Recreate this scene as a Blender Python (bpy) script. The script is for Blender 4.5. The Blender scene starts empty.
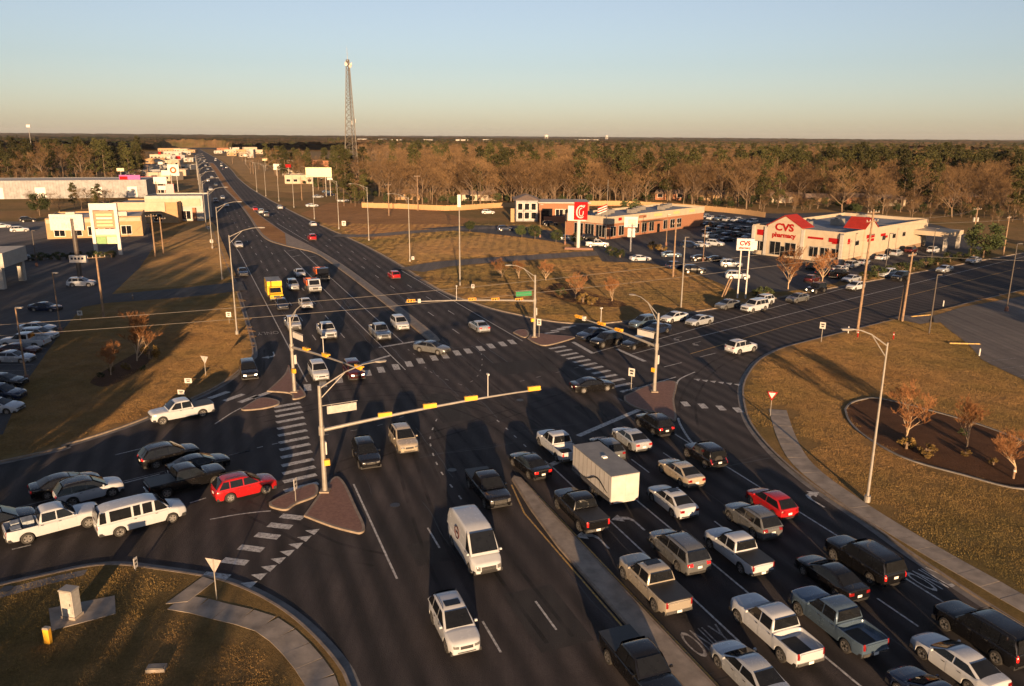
import bpy, math, random
import numpy as np
from mathutils import Vector, Matrix
from mathutils.geometry import tessellate_polygon
from mathutils.bvhtree import BVHTree

random.seed(7)
RNG = np.random.default_rng(7)
SC = bpy.context.scene
COL = SC.collection
RAD = math.radians

# ------------------------------------------------------------------ camera
CAM_H, FPX, HOR = 27.0, 790.0, 206.0          # camera height (m), focal length and horizon offset in photo pixels
PITCH = math.atan(HOR / FPX)
ROLL = math.atan(7.0 / 1024)
cam = bpy.data.cameras.new('camera')
cam.sensor_width = 36.0
cam.lens = FPX / 1024 * 36.0
cam.clip_start, cam.clip_end = 0.5, 60000
camo = bpy.data.objects.new('camera', cam)
COL.objects.link(camo)
camo.matrix_world = Matrix.Translation((0, 0, CAM_H)) @ Matrix.Rotation(math.pi / 2 - PITCH, 4, 'X') @ Matrix.Rotation(ROLL, 4, 'Z')
SC.camera = camo

# ------------------------------------------------------------------ sky, sun, exposure
SUN_AZ, SUN_EL = 174.5, 6.8                    # low evening sun behind the camera
w = bpy.data.worlds.new('World')
SC.world = w
w.use_nodes = True
wn = w.node_tree.nodes
sky = wn.new('ShaderNodeTexSky')
sky.sky_type = 'NISHITA'
sky.sun_disc = False
sky.sun_elevation = RAD(SUN_EL)
sky.sun_rotation = RAD(SUN_AZ)
sky.altitude = 100
sky.air_density = 1.0
sky.dust_density = 0.48
sky.ozone_density = 3.0
bg = wn['Background']
bg.inputs['Strength'].default_value = 0.066
# even colour grade of the whole sky: a little paler and warmer than the raw model
hs = wn.new('ShaderNodeHueSaturation')
hs.inputs['Saturation'].default_value = 0.69
tint = wn.new('ShaderNodeMix')
tint.data_type, tint.blend_type = 'RGBA', 'MULTIPLY'
tint.inputs[0].default_value = 1.0
tint.inputs[7].default_value = (1.09, 0.965, 0.955, 1)
w.node_tree.links.new(sky.outputs[0], hs.inputs['Color'])
w.node_tree.links.new(hs.outputs[0], tint.inputs[6])
w.node_tree.links.new(tint.outputs[2], bg.inputs['Color'])

sl = bpy.data.lights.new('sun', 'SUN')
sl.energy = 5.0
sl.angle = RAD(0.55)
sl.color = (1.0, 0.64, 0.34)
slo = bpy.data.objects.new('sun', sl)
COL.objects.link(slo)
_e, _a = RAD(SUN_EL), RAD(SUN_AZ)
SUN_DIR = Vector((math.sin(_a) * math.cos(_e), math.cos(_a) * math.cos(_e), math.sin(_e)))
slo.rotation_euler = SUN_DIR.to_track_quat('Z', 'Y').to_euler()

SC.view_settings.view_transform = 'Standard'
SC.view_settings.look = 'None'
SC.view_settings.exposure = 1.45
SC.view_settings.gamma = 1.0
SC.view_settings.use_curve_mapping = False
SC.render.engine = 'CYCLES'
SC.cycles.use_denoising = True
SC.cycles.max_bounces = 5
SC.cycles.transparent_max_bounces = 6
SC.cycles.volume_bounces = 0
SC.cycles.caustics_reflective = False
SC.cycles.caustics_refractive = False

# ------------------------------------------------------------------ survey: ground metres
AZH = RAD(-21.2)                               # direction of the highway
DH = np.array([math.sin(AZH), math.cos(AZH)])
RH = np.array([math.cos(AZH), -math.sin(AZH)])


def W(s, t):
    """highway chainage s, offset t -> ground x, y"""
    p = DH * s + RH * t
    return (float(p[0]), float(p[1]))


def ST(x, y):
    return (x * DH[0] + y * DH[1], x * RH[0] + y * RH[1])


def G(px, py):
    """surveyed ground point seen at a spot of the photograph -> ground x, y"""
    u, v = px - 512, py - 343
    u2 = u * math.cos(ROLL) + v * math.sin(ROLL)
    v2 = -u * math.sin(ROLL) + v * math.cos(ROLL)
    Y = FPX * math.cos(PITCH) - v2 * math.sin(PITCH)
    Z = -FPX * math.sin(PITCH) - v2 * math.cos(PITCH)
    k = CAM_H / -Z
    return (u2 * k, Y * k)


# ------------------------------------------------------------------ node helpers
def mat(name):
    m = bpy.data.materials.new(name)
    m.use_nodes = True
    nt = m.node_tree
    return m, nt, nt.nodes['Principled BSDF']


def N(nt, t, **kw):
    n = nt.nodes.new(t)
    for k, v in kw.items():
        if k.startswith('i_'):
            key = k[2:]
            n.inputs[int(key) if key.isdigit() else key.replace('_', ' ')].default_value = v
        else:
            setattr(n, k, v)
    return n


def noise(nt, vec, scale, detail=4, rough=.6):
    n = N(nt, 'ShaderNodeTexNoise', i_Scale=scale, i_Detail=detail, i_Roughness=rough)
    nt.links.new(vec, n.inputs['Vector'])
    return n.outputs['Fac']


def ramp(nt, fac, stops):
    r = nt.nodes.new('ShaderNodeValToRGB')
    els = r.color_ramp.elements
    while len(els) < len(stops):
        els.new(0.5)
    for e, (p, c) in zip(els, stops):
        e.position = p
        e.color = (*c, 1) if len(c) == 3 else c
    nt.links.new(fac, r.inputs[0])
    return r.outputs[0]


def mixc(nt, fac, a, b, mode='MIX'):
    n = nt.nodes.new('ShaderNodeMix')
    n.data_type = 'RGBA'
    n.blend_type = mode
    for i, x in ((0, fac), (6, a), (7, b)):
        if isinstance(x, (int, float)):
            n.inputs[i].default_value = x
        elif isinstance(x, tuple):
            n.inputs[i].default_value = (*x, 1) if len(x) == 3 else x
        else:
            nt.links.new(x, n.inputs[i])
    return n.outputs[2]


def worldpos(nt):
    return nt.nodes.new('ShaderNodeNewGeometry').outputs['Position']


def mapped(nt, vec, rot=(0, 0, 0), scale=(1, 1, 1)):
    m = N(nt, 'ShaderNodeMapping')
    m.inputs['Rotation'].default_value = rot
    m.inputs['Scale'].default_value = scale
    nt.links.new(vec, m.inputs['Vector'])
    return m.outputs[0]


def bump(nt, h, b, strength, dist):
    n = N(nt, 'ShaderNodeBump', i_Strength=strength, i_Distance=dist)
    nt.links.new(h, n.inputs['Height'])
    nt.links.new(n.outputs[0], b.inputs['Normal'])


def plain(name, col, rough=.6, metal=0.0, var=.25, scale=3.0, coat=0.0, spec=.5, bmp=0.0, emit=0.0, obj=True):
    """a procedural colour with noise wear"""
    m, nt, b = mat(name)
    vec = N(nt, 'ShaderNodeTexCoord').outputs['Object'] if obj else worldpos(nt)
    f = noise(nt, vec, scale, 5, .65)
    lo = tuple(c * (1 - var) for c in col)
    hi = tuple(min(1, c * (1 + var)) for c in col)
    nt.links.new(ramp(nt, f, [(.3, lo), (.7, hi)]), b.inputs['Base Color'])
    b.inputs['Roughness'].default_value = rough
    b.inputs['Metallic'].default_value = metal
    b.inputs['Coat Weight'].default_value = coat
    b.inputs['Coat Roughness'].default_value = .08
    b.inputs['Specular IOR Level'].default_value = spec
    if bmp:
        bump(nt, noise(nt, vec, scale * 8, 3), b, bmp, .02)
    if emit:
        b.inputs['Emission Color'].default_value = (*col, 1)
        b.inputs['Emission Strength'].default_value = emit
    return m


M = {}


def make_asphalt(name, dark, lit, streak_rot, bs=1.0, lanes=False):
    m, nt, b = mat(name)
    p = worldpos(nt)
    big = noise(nt, p, .045, 5, .6)
    mid = noise(nt, p, .6, 5, .7)
    fine = noise(nt, p, 9.0, 3, .7)
    st = noise(nt, mapped(nt, p, (0, 0, streak_rot), (.9, .02, 1)), 1.0, 4, .6)
    c = ramp(nt, big, [(.3, dark), (.7, lit)])  # broad noise mixes the darker and paler asphalt tones at random
    c = mixc(nt, .55, c, ramp(nt, st, [(.35, (.55, .55, .57)), (.65, (1.3, 1.27, 1.22))]), 'MULTIPLY')
    c = mixc(nt, .5, c, ramp(nt, mid, [(.3, (.7, .7, .7)), (.75, (1.25, 1.25, 1.25))]), 'MULTIPLY')
    # wheel tracks and oil lines along the lanes
    if lanes:
        sx = N(nt, 'ShaderNodeSeparateXYZ')
        nt.links.new(mapped(nt, p, (0, 0, streak_rot), (1, 1, 1)), sx.inputs[0])
        ph = N(nt, 'ShaderNodeMath', operation='MULTIPLY_ADD')
        nt.links.new(sx.outputs['X'], ph.inputs[0])
        ph.inputs[1].default_value = 2 * math.pi / 1.78
        ph.inputs[2].default_value = .6
        sn = N(nt, 'ShaderNodeMath', operation='SINE')
        nt.links.new(ph.outputs[0], sn.inputs[0])
        mp = N(nt, 'ShaderNodeMath', operation='MULTIPLY_ADD', i_1=.5, i_2=.5)
        nt.links.new(sn.outputs[0], mp.inputs[0])
        c = mixc(nt, ramp(nt, noise(nt, mapped(nt, p, (0, 0, streak_rot), (.3, .015, 1)), 1.0, 3), [(.32, (.15, .15, .15)), (.6, (1, 1, 1))]), c,
                 mixc(nt, 1.0, c, ramp(nt, mp.outputs[0], [(.1, (.55, .55, .57)), (.9, (1.5, 1.44, 1.4))]), 'MULTIPLY'))
    c = mixc(nt, .6, c, ramp(nt, fine, [(.3, (.65, .65, .65)), (.7, (1.35, 1.35, 1.35))]), 'MULTIPLY')
    nt.links.new(c, b.inputs['Base Color'])
    b.inputs['Roughness'].default_value = .88
    b.inputs['Specular IOR Level'].default_value = .25
    bump(nt, noise(nt, p, 14, 4, .8), b, 1.0, .11 * bs)
    return m


M['asphalt'] = make_asphalt('asphalt', (.025, .024, .027), (.049, .041, .042), AZH, 1.0, True)
M['lot'] = make_asphalt('lot_asphalt', (.045, .045, .05), (.068, .066, .07), RAD(40))
M['lot_pale'] = make_asphalt('pale_lot_paving', (.10, .09, .086), (.14, .125, .118), RAD(40))


def make_grass(name, cols, blades=False):
    m, nt, b = mat(name)
    p = worldpos(nt)
    f = noise(nt, p, .035, 5, .65)
    g = noise(nt, p, .45, 5, .7)
    h = noise(nt, p, 6.0, 3, .7)
    c = ramp(nt, f, [(.28, cols[0]), (.45, cols[1]), (.58, cols[2]), (.72, cols[3])])
    c = mixc(nt, .6, c, ramp(nt, g, [(.3, (.62, .6, .55)), (.7, (1.3, 1.25, 1.2))]), 'MULTIPLY')
    c = mixc(nt, .6, c, ramp(nt, h, [(.3, (.6, .62, .6)), (.7, (1.35, 1.3, 1.2))]), 'MULTIPLY')
    nt.links.new(c, b.inputs['Base Color'])
    b.inputs['Roughness'].default_value = .95
    b.inputs['Specular IOR Level'].default_value = .1
    if not blades:
        bump(nt, noise(nt, p, 11, 4, .8), b, 1.0, .18)
    return m


DRY = [(.115, .095, .036), (.19, .13, .052), (.25, .155, .066), (.20, .115, .046)]
M['grass'] = make_grass('dry_grass', DRY)
M['blades'] = make_grass('dry_grass_blades', [tuple(min(1, x * 1.25) for x in c) for c in DRY], True)
M['tan_field'] = make_grass('tan_field_grass', [(.24, .165, .07), (.32, .205, .085), (.37, .23, .10), (.32, .19, .085)])
M['soil'] = make_grass('red_soil', [(.22, .11, .05), (.28, .15, .065), (.33, .18, .08), (.26, .13, .06)])
M['mulch'] = make_grass('pine_straw_mulch', [(.05, .028, .018), (.08, .042, .024), (.10, .052, .03), (.065, .035, .022)])
M['forest_floor'] = make_grass('forest_floor', [(.10, .065, .035), (.13, .08, .04), (.16, .10, .05), (.11, .07, .035)])
M['concrete'] = plain('pale_concrete', (.22, .185, .15), .85, var=.35, scale=.8, bmp=.4, obj=False)
M['kerb'] = plain('kerb_concrete', (.19, .15, .115), .85, var=.35, scale=1.5, bmp=.5, obj=False)
M['gutter'] = plain('gutter_concrete', (.13, .12, .112), .9, var=.35, scale=1.2, bmp=.5, obj=False)
M['pavers'] = plain('red_brick_pavers', (.165, .085, .062), .85, var=.3, scale=4, bmp=.6, obj=False)


def make_paint(name, col, worn):
    m, nt, b = mat(name)
    p = worldpos(nt)
    f = noise(nt, p, 3.5, 6, .75)
    nt.links.new(mixc(nt, ramp(nt, f, [(worn - .12, (1, 1, 1)), (worn + .1, (0, 0, 0))]), col, (.11, .10, .095)), b.inputs['Base Color'])
    b.inputs['Roughness'].default_value = .8
    bump(nt, noise(nt, p, 14, 4, .8), b, .7, .03)
    return m


M['white_line'] = make_paint('worn_white_road_paint', (.48, .47, .45), .47)
M['faint_line'] = make_paint('faded_white_road_paint', (.32, .31, .30), .54)
M['yellow_line'] = make_paint('worn_yellow_road_paint', (.46, .27, .05), .48)


# ------------------------------------------------------------------ mesh helpers
class MB:
    def __init__(self):
        self.v, self.f, self.m = [], [], []

    def add(self, vs, fs, mi=0):
        o = len(self.v)
        self.v += [tuple(p) for p in vs]
        self.f += [tuple(i + o for i in f) for f in fs]
        self.m += [mi] * len(fs)
        return self

    def box(self, c, s, rz=0.0, mi=0, tp=1.0):
        cx, cy, cz = c
        a, b_, h = s[0] / 2, s[1] / 2, s[2] / 2
        ca, sa = math.cos(rz), math.sin(rz)
        vs = []
        for z, k in ((-h, 1), (h, tp)):
            for x, y in ((-a, -b_), (a, -b_), (a, b_), (-a, b_)):
                x, y = x * k, y * k
                vs.append((cx + x * ca - y * sa, cy + x * sa + y * ca, cz + z))
        return self.add(vs, [(3, 2, 1, 0), (4, 5, 6, 7), (0, 1, 5, 4), (1, 2, 6, 5), (2, 3, 7, 6), (3, 0, 4, 7)], mi)

    def tube(self, path, radii, n=8, mi=0, caps=True):
        path = [Vector(p) for p in path]
        if isinstance(radii, (int, float)):
            radii = [radii] * len(path)
        vs, fs = [], []
        for i, p in enumerate(path):
            d = (path[min(i + 1, len(path) - 1)] - path[max(i - 1, 0)])
            if d.length < 1e-9:
                d = Vector((0, 0, 1))
            d.normalize()
            u = d.cross(Vector((0, 0, 1)))
            if u.length < .05:
                u = Vector((1, 0, 0))
            u.normalize()
            v = d.cross(u)
            for k in range(n):
                a = 2 * math.pi * k / n
                vs.append(p + (u * math.cos(a) + v * math.sin(a)) * radii[i])
        for i in range(len(path) - 1):
            for k in range(n):
                a, b_ = i * n + k, i * n + (k + 1) % n
                fs.append((a, a + n, b_ + n, b_))
        if caps:
            fs.append(tuple(range(n)))
            fs.append(tuple(range((len(path) - 1) * n + n - 1, (len(path) - 1) * n - 1, -1)))
        return self.add(vs, fs, mi)

    def prism(self, poly, z0, z1, mi=0, bottom=True):
        """vertical prism over a ground polygon"""
        n = len(poly)
        ar = sum(poly[i][0] * poly[(i + 1) % n][1] - poly[(i + 1) % n][0] * poly[i][1] for i in range(n))
        if ar < 0:
            poly = poly[::-1]
        vs = [(p[0], p[1], z0) for p in poly] + [(p[0], p[1], z1) for p in poly]
        fs = [(i, (i + 1) % n, n + (i + 1) % n, n + i) for i in range(n)]
        tri = tessellate_polygon([[Vector((p[0], p[1], 0)) for p in poly]])
        for t in tri:
            a, b_, c = (Vector(poly[i]) for i in t)
            if (b_ - a).cross(c - a) < 0:
                t = (t[0], t[2], t[1])
            fs.append(tuple(n + i for i in t))
            if bottom:
                fs.append((t[2], t[1], t[0]))
        return self.add(vs, fs, mi)

    def sheet(self, poly, z, mi=0):
        """flat sheet facing up"""
        vs = [(p[0], p[1], z) for p in poly]
        fs = []
        for t in tessellate_polygon([[Vector((p[0], p[1], 0)) for p in poly]]):
            a, b_, c = (Vector(poly[i]) for i in t)
            fs.append(t if (b_ - a).cross(c - a) > 0 else (t[0], t[2], t[1]))
        return self.add(vs, fs, mi)

    def ribbon(self, path, wid, z0, z1=None, off=0.0, mi=0):
        """band of width wid along a ground path; z1 gives it height"""
        L, R_ = offset(path, off + wid / 2), offset(path, off - wid / 2)
        n = len(path)
        if z1 is None:
            vs = [(p[0], p[1], z0) for p in L] + [(p[0], p[1], z0) for p in R_]
            return self.add(vs, [(i, n + i, n + i + 1, i + 1) for i in range(n - 1)], mi)
        vs = [(p[0], p[1], z) for q, z in ((L, z1), (R_, z1), (L, z0), (R_, z0)) for p in q]
        fs = []
        for i in range(n - 1):
            fs += [(i, n + i, n + i + 1, i + 1), (2 * n + i, i, i + 1, 2 * n + i + 1), (n + i, 3 * n + i, 3 * n + i + 1, n + i + 1)]
        fs += [(0, 2 * n, 3 * n, n), (n - 1, 2 * n - 1, 4 * n - 1, 3 * n - 1)]
        return self.add(vs, fs, mi)

    def mesh(self, name, mats, smooth=False):
        me = bpy.data.meshes.new(name)
        me.from_pydata(self.v, [], self.f)
        for m_ in (mats if isinstance(mats, (list, tuple)) else [mats]):
            me.materials.append(M[m_] if isinstance(m_, str) else m_)
        if any(self.m):
            me.polygons.foreach_set('material_index', self.m)
        if smooth:
            me.polygons.foreach_set('use_smooth', [True] * len(self.f))
            if smooth != True:
                me.set_sharp_from_angle(angle=smooth)
        me.update()
        return me

    def build(self, name, mats, parent=None, smooth=False):
        return put(name, self.mesh(name, mats, smooth), parent)


def offset(path, d):
    """path shifted d to its left"""
    out = []
    n = len(path)
    for i in range(n):
        a, b_ = path[max(i - 1, 0)], path[min(i + 1, n - 1)]
        dx, dy = b_[0] - a[0], b_[1] - a[1]
        l = math.hypot(dx, dy) or 1
        out.append((path[i][0] - dy / l * d, path[i][1] + dx / l * d))
    return out


def spline(pts, n=6):
    """Catmull-Rom through ground points"""
    out = []
    P = [np.array(p, float) for p in pts]
    for i in range(len(P) - 1):
        p0, p1, p2, p3 = P[max(i - 1, 0)], P[i], P[i + 1], P[min(i + 2, len(P) - 1)]
        for k in range(n):
            t = k / n
            q = .5 * ((2 * p1) + (p2 - p0) * t + (2 * p0 - 5 * p1 + 4 * p2 - p3) * t * t + (3 * p1 - p0 - 3 * p2 + p3) * t ** 3)
            out.append((float(q[0]), float(q[1])))
    out.append(tuple(float(x) for x in P[-1]))
    return out


def put(name, me, parent=None, loc=None, rz=0.0, scale=None):
    o = bpy.data.objects.new(name, me)
    COL.objects.link(o)
    if parent is not None:
        o.parent = parent
    if loc is not None:
        o.location = loc
    if rz:
        o.rotation_euler = (0, 0, rz)
    if scale is not None:
        o.scale = (scale,) * 3 if isinstance(scale, (int, float)) else scale
    return o


def tag(o, label=None, cat=None, group=None, kind=None):
    if label:
        o['label'] = label
    if cat:
        o['category'] = cat
    if group:
        o['group'] = group
    if kind:
        o['kind'] = kind
    return o


def thing(name, label, cat, loc=(0, 0, 0), rz=0.0, group=None):
    return tag(put(name, None, None, loc, rz), label, cat, group)


def struct(name, mb, m, smooth=False, kind='structure'):
    return tag(mb.build(name, m, None, smooth), kind=kind)

# ================================================================== the setting
KT = 0.14          # kerb height
# ground under everything, out to the horizon
g_ = MB().sheet([(-30000, -3000), (30000, -3000), (30000, 32000), (-30000, 32000)], -0.25)
struct('ground', g_, 'forest_floor')
road = struct('road', MB().sheet([(-330, -170), (540, -170), (540, 520), (120, 1900), (-900, 1900), (-330, 520)], 0.0), 'asphalt')

se_k = spline([W(-140, 41.6), W(-20, 41.6), W(15, 41.7), (29.4, 39.6), (27.3, 46.4), (25.9, 52.2), (24.6, 57), (23.7, 61.5), (23.2, 66.6), (23.3, 72.5),
               (24.1, 77.5), (25.6, 83.6), (27.8, 89.3), (31.3, 95.9), (36.0, 101.6), (41, 105.6), (49.4, 112.0), (62.3, 121.5), (76.3, 131.1), (95.5, 145.3), (500, 439)], 6)
ne_k = spline([W(1700, 3), W(1139, 17), W(888, 22.2), W(684, 23.6), W(574, 22.8), W(494, 23.2), W(427, 24.6), W(363, 27), W(334, 28.6), W(290, 31), W(240, 34.6), W(200, 37.6),
               (-24.4, 169.9), (-13.2, 141.4), (-5.4, 128.4), (-2, 123.8), (.8, 121), (3.4, 118.4), (6, 116.4), (9, 115.2), (13.5, 115.2), (21.5, 119.3),
               (28, 123.3), (33, 126.4), (48.1, 137), (51.8, 139.9), (117.1, 188.3), (520, 489)], 6)
nw_k = spline([W(1700, -16), W(1106, -5.1), W(717, -1.6), W(500, .3), W(383, 1.0), W(304, 1.4), W(252, 1.9), W(200, 3.2), W(159, 4.2), W(125, 4.5), (-33.4, 98.5), (-32.5, 93.4),
               (-32.2, 87.9), (-32.7, 82.6), (-34.6, 76.5), (-36.9, 70.8), (-39.8, 66.2), (-43.6, 61.9), (-80, 31.5), (-320, -166)], 6)
sw_k = spline([(-290, -167), (-68, 13), (-44, 34), (-34, 41.6), (-29.1, 44.6), (-27, 45.6), (-25.2, 45.8), (-23, 45.4), (-19.6, 44.6), (-17.7, 43.9), (-15.6, 42.7), (-13.6, 41.2),
               (-12, 39.7), (-10.4, 37.9), (-8.9, 35.9), (-8.0, 34.2), W(28, 5.2), W(10, 6.5), W(-30, 8.6), W(-140, 8.6)], 6)
blocks = {
    'grass_verge_east': (se_k, se_k + [(9000, 439), (9000, -170)], 'grass'),
    'grass_field_north_east': (ne_k, ne_k + [(9000, 489), (9000, 1700)], 'grass'),
    'grass_field_north_west': (nw_k, nw_k + [(-9000, -166), (-9000, 1700)], 'grass'),
    'grass_corner_south_west': (sw_k, sw_k + [(-290, -172)], 'grass'),
}
for n_, (k_, poly, m_) in blocks.items():
    struct(n_, MB().sheet(poly, KT - .015), m_)
kerb_side = {'east': (se_k, -1), 'north_east': (ne_k, 1), 'north_west': (nw_k, -1), 'south_west': (sw_k, 1)}
inside = {'east': -1, 'north_east': 1, 'north_west': 1, 'south_west': -1}
for n_, (k_, _s) in kerb_side.items():
    # left or right of the running direction lies the verge
    a, b_ = k_[len(k_) // 2], k_[len(k_) // 2 + 1]
    cen = {'east': (200, 20), 'north_east': (150, 300), 'north_west': (-150, 200), 'south_west': (-80, -30)}[n_]
    side = 1 if (b_[0] - a[0]) * (cen[1] - a[1]) - (b_[1] - a[1]) * (cen[0] - a[0]) > 0 else -1
    struct('kerb_' + n_, MB().ribbon(k_, .18, -.05, KT, side * .09), 'kerb')
    struct('gutter_' + n_, MB().ribbon(k_, .5, .004, None, -side * .25), 'gutter')

# ---- medians and islands
def island(name, poly, top='pavers', h=.15, kw=.2, sub=4):
    p = spline(poly + [poly[0]], sub)[:-1]
    ar = sum(p[i][0] * p[(i + 1) % len(p)][1] - p[(i + 1) % len(p)][0] * p[i][1] for i in range(len(p)))
    if ar < 0:
        p = p[::-1]
    o = struct(name, MB().prism(p, -.05, h, bottom=False), 'kerb')
    q = p + [p[0], p[1]]
    inn = offset(q, kw)[1:-1]
    if top:
        MB().sheet(inn, h + .006).build('paving', top, o)
    return o

med_s = [W(55.3, 21.5), W(55.8, 21.9), W(55.2, 22.3), W(50, 22.2), W(30, 22.2), W(-140, 22.2), W(-140, 20.5), W(30, 20.5), W(44, 20.5), W(50, 20.9)]
island('median_south', med_s, 'concrete', .16, .18, 1)
ml = [(101, 27.1), (122, 26.9), (150, 26.1), (171, 25.2), (190, 23.9), (200, 20.8), (207, 18.2), (218, 15.4), (232, 14.4), (255, 14.2), (280, 14.3), (305, 14.1), (329, 13.8), (383, 12.7), (436, 11.2), (526, 10.6), (662, 10.0), (848, 8.1)]
mr = [(848, 13.2), (627, 14.4), (483, 14.8), (425, 15.2), (371, 15.8), (325, 16.9), (286, 18.4), (261, 19.7), (232, 21.4), (196, 25.2), (171, 27), (150, 27.8), (122, 28.6), (103, 28.8), (100.5, 28)]
mn = island('median_north', [W(*p) for p in ml + mr], None, .16, .2, 3)
MB().ribbon(spline([W(s, t + .1) for s, t in ml], 4), .3, -.04, .19).build('median_kerb', 'kerb', mn)
soil = [p for p in ml if p[0] > 200] + [p for p in mr if p[0] > 205]
MB().sheet([W(s, t + (.6 if i < 14 - 2 else -.5)) for i, (s, t) in enumerate(soil)], .175).build('soil_strip', 'soil', mn)
MB().sheet([W(101.5, 27.6), W(122, 27.3), W(150, 26.6), W(171, 25.7), W(190, 24.4), W(196, 24.7), W(171, 26.7), W(150, 27.5), W(122, 28.3), W(103, 28.4)], .172).build('paving', 'gutter', mn)

ISL = {
    'island_south_west': [(304, 517), (331, 481), (343, 482), (357, 510), (365, 528), (361, 534), (352, 533), (330, 527)],
    'island_refuge_south_west': [(269, 504), (286, 495), (314, 485), (317, 496), (296, 505), (286, 511), (271, 508)],
    'island_refuge_north_west': [(241, 410), (260, 399), (277, 401), (279, 405), (265, 409), (246, 411)],
    'island_north_west': [(267, 392), (284, 376), (289, 366), (293, 378), (304, 392), (305, 397), (293, 400), (290, 394)],
    'island_refuge_north_east': [(513, 333), (518, 330.5), (526, 330.5), (529, 335), (524, 338)],
    'island_north_east': [(527.5, 339), (535, 343.5), (547, 346), (573, 339), (571, 337), (551, 335.5), (539, 334), (531, 335.5)],
    'island_south_east': [(624, 397), (655, 384), (676, 383), (674, 400), (676, 421), (662, 415.5), (637, 409), (625, 402)],
}
for n_, p_ in ISL.items():
    island(n_, [G(*q) for q in p_], 'pavers')

# ---- sidewalks, pads, drives and car parks (each sheet a few millimetres above the one below)
ZG = KT - .015
swk = spline([G(777.5, 411), G(787, 440), G(806, 469), G(863, 511), G(928, 551), G(993, 588), G(1024, 606), W(10, 44.0), W(-60, 44.0)], 6)


def slabs(name, path, wid, step=1.6):
    """a walk of separate concrete slabs"""
    root = tag(put(name, None), kind='structure')
    acc, cur = [], path[0]
    P = [Vector(p) for p in path]
    d = [0]
    for a, b_ in zip(P, P[1:]):
        d.append(d[-1] + (b_ - a).length)

    def at(x):
        for i in range(len(P) - 1):
            if d[i + 1] >= x:
                return P[i].lerp(P[i + 1], (x - d[i]) / max(1e-6, d[i + 1] - d[i]))
        return P[-1]
    x = 0
    while x < min(d[-1] - step, 130):
        a, b_ = at(x + .012), at(x + step - .012)
        dd = (b_ - a).normalized()
        n_ = Vector((-dd.y, dd.x)) * wid / 2
        MB().prism([a - n_, b_ - n_, b_ + n_, a + n_], ZG - .05, ZG + .03 + random.uniform(-.004, .004), bottom=False).build('slab', 'concrete', root)
        x += step
    return root


slabs('sidewalk_east', swk, 1.75)
slabs('sidewalk_south_west', spline([G(176, 604), G(200, 608), G(230, 616), G(262, 624), G(287, 641), G(307, 664), G(322, 688), W(20, 4.1), W(0, 5.4)], 6), 1.55)
for n_, q in {'ramp_south_west': [(166, 606), (203, 579), (215, 583), (188, 604)], 'pad_cabinet': [(49, 611), (115, 598), (116, 616), (52, 633)]}.items():
    struct(n_, MB().prism([G(*p) for p in q], ZG - .02, ZG + .05, bottom=False), 'concrete')
struct('apron_south_west', MB().sheet([G(0, 592), G(50, 579), G(88, 571), G(84, 577), G(50, 586), G(0, 600)], ZG + .008), 'gutter')
struct('mulch_bed_north_west', MB().sheet(spline([G(90, 384), G(96, 377), G(118, 364), G(140, 352), G(150, 350), G(153, 356), G(146, 366), G(126, 380), G(104, 388), G(90, 384)], 4)[:-1], ZG + .012), 'mulch')
bed = spline([G(845, 411), G(850, 405), G(862, 401), G(880, 400), G(930, 412), G(990, 430), G(1040, 452), G(1060, 478), G(1024, 491), G(960, 476), G(905, 460), G(868, 440), G(850, 424), G(845, 411)], 5)
struct('mulch_bed_east', MB().sheet(bed[:-1], ZG + .012), 'mulch')
struct('bed_kerb_east', MB().ribbon(bed, .2, ZG - .03, ZG + .11), 'gutter')

lots = {
    'car_park_west': ([(-250, 440), (3, 436), (25, 385), (60, 335), (82, 308), (105, 304), (185, 298), (246, 291), (242, 282), (180, 289), (112, 295), (140, 268), (155, 246), (150, 228), (60, 226), (0, 232), (-250, 236)], 'lot'),
    'drive_north_east': (None, 'lot_pale'),
    'car_park_north_east': ([(602, 262), (650, 264), (690, 272), (722, 285), (742, 293), (790, 292), (835, 284), (850, 277), (985, 252), (975, 238), (940, 226), (860, 212), (780, 214), (700, 212), (640, 218), (560, 224), (575, 240), (596, 252)], 'lot'),
    'car_park_east': ([(933, 317), (962, 308), (1100, 283), (1300, 300), (1300, 470), (1024, 381), (1002, 371), (982, 361), (968, 345), (948, 330)], 'lot_pale'),
    'car_park_far_west': ([(0, 222), (60, 222), (120, 214), (150, 222), (148, 238), (60, 236), (0, 246), (-200, 250), (-200, 226)], 'lot_pale'),
    'car_park_mid_north': ([(420, 229), (470, 226), (520, 226), (600, 240), (590, 248), (540, 240), (480, 233)], 'lot'),
}
zl = ZG + .02
for n_, (q, m_) in lots.items():
    zl += .004
    if n_ == 'drive_north_east':
        d_ = spline([G(410, 271), G(425, 268), G(445, 264.5), G(500, 260), G(560, 256), G(600, 254), G(640, 256)], 6)
        struct(n_, MB().ribbon(d_, 7.0, zl), m_)
        continue
    struct(n_, MB().sheet([G(*p) for p in q], zl), m_)
struct('drive_mid_north', MB().ribbon(spline([G(335, 236), G(370, 236), G(420, 232), G(470, 229), G(505, 228)], 6), 6, zl + .006), 'lot_pale')
struct('drive_west', MB().ribbon(spline([G(243, 288), G(200, 291), G(160, 296)], 4), 6.0, zl + .01), 'lot')
struct('entry_east', MB().ribbon(spline([G(905, 322), G(925, 319), G(945, 322)], 4), 5.0, zl + .012), 'lot_pale')
struct('field_north_east', MB().sheet([G(*p) for p in [(412, 261), (470, 257), (560, 251), (585, 249), (570, 243), (520, 238), (470, 236), (420, 241), (395, 247), (398, 256)]], ZG + .01), 'tan_field')
struct('bank_north', MB().sheet([G(*p) for p in [(300, 214), (330, 226), (372, 240), (460, 226), (470, 220), (430, 209), (370, 204), (330, 203)]], ZG + .01), 'soil')
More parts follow.
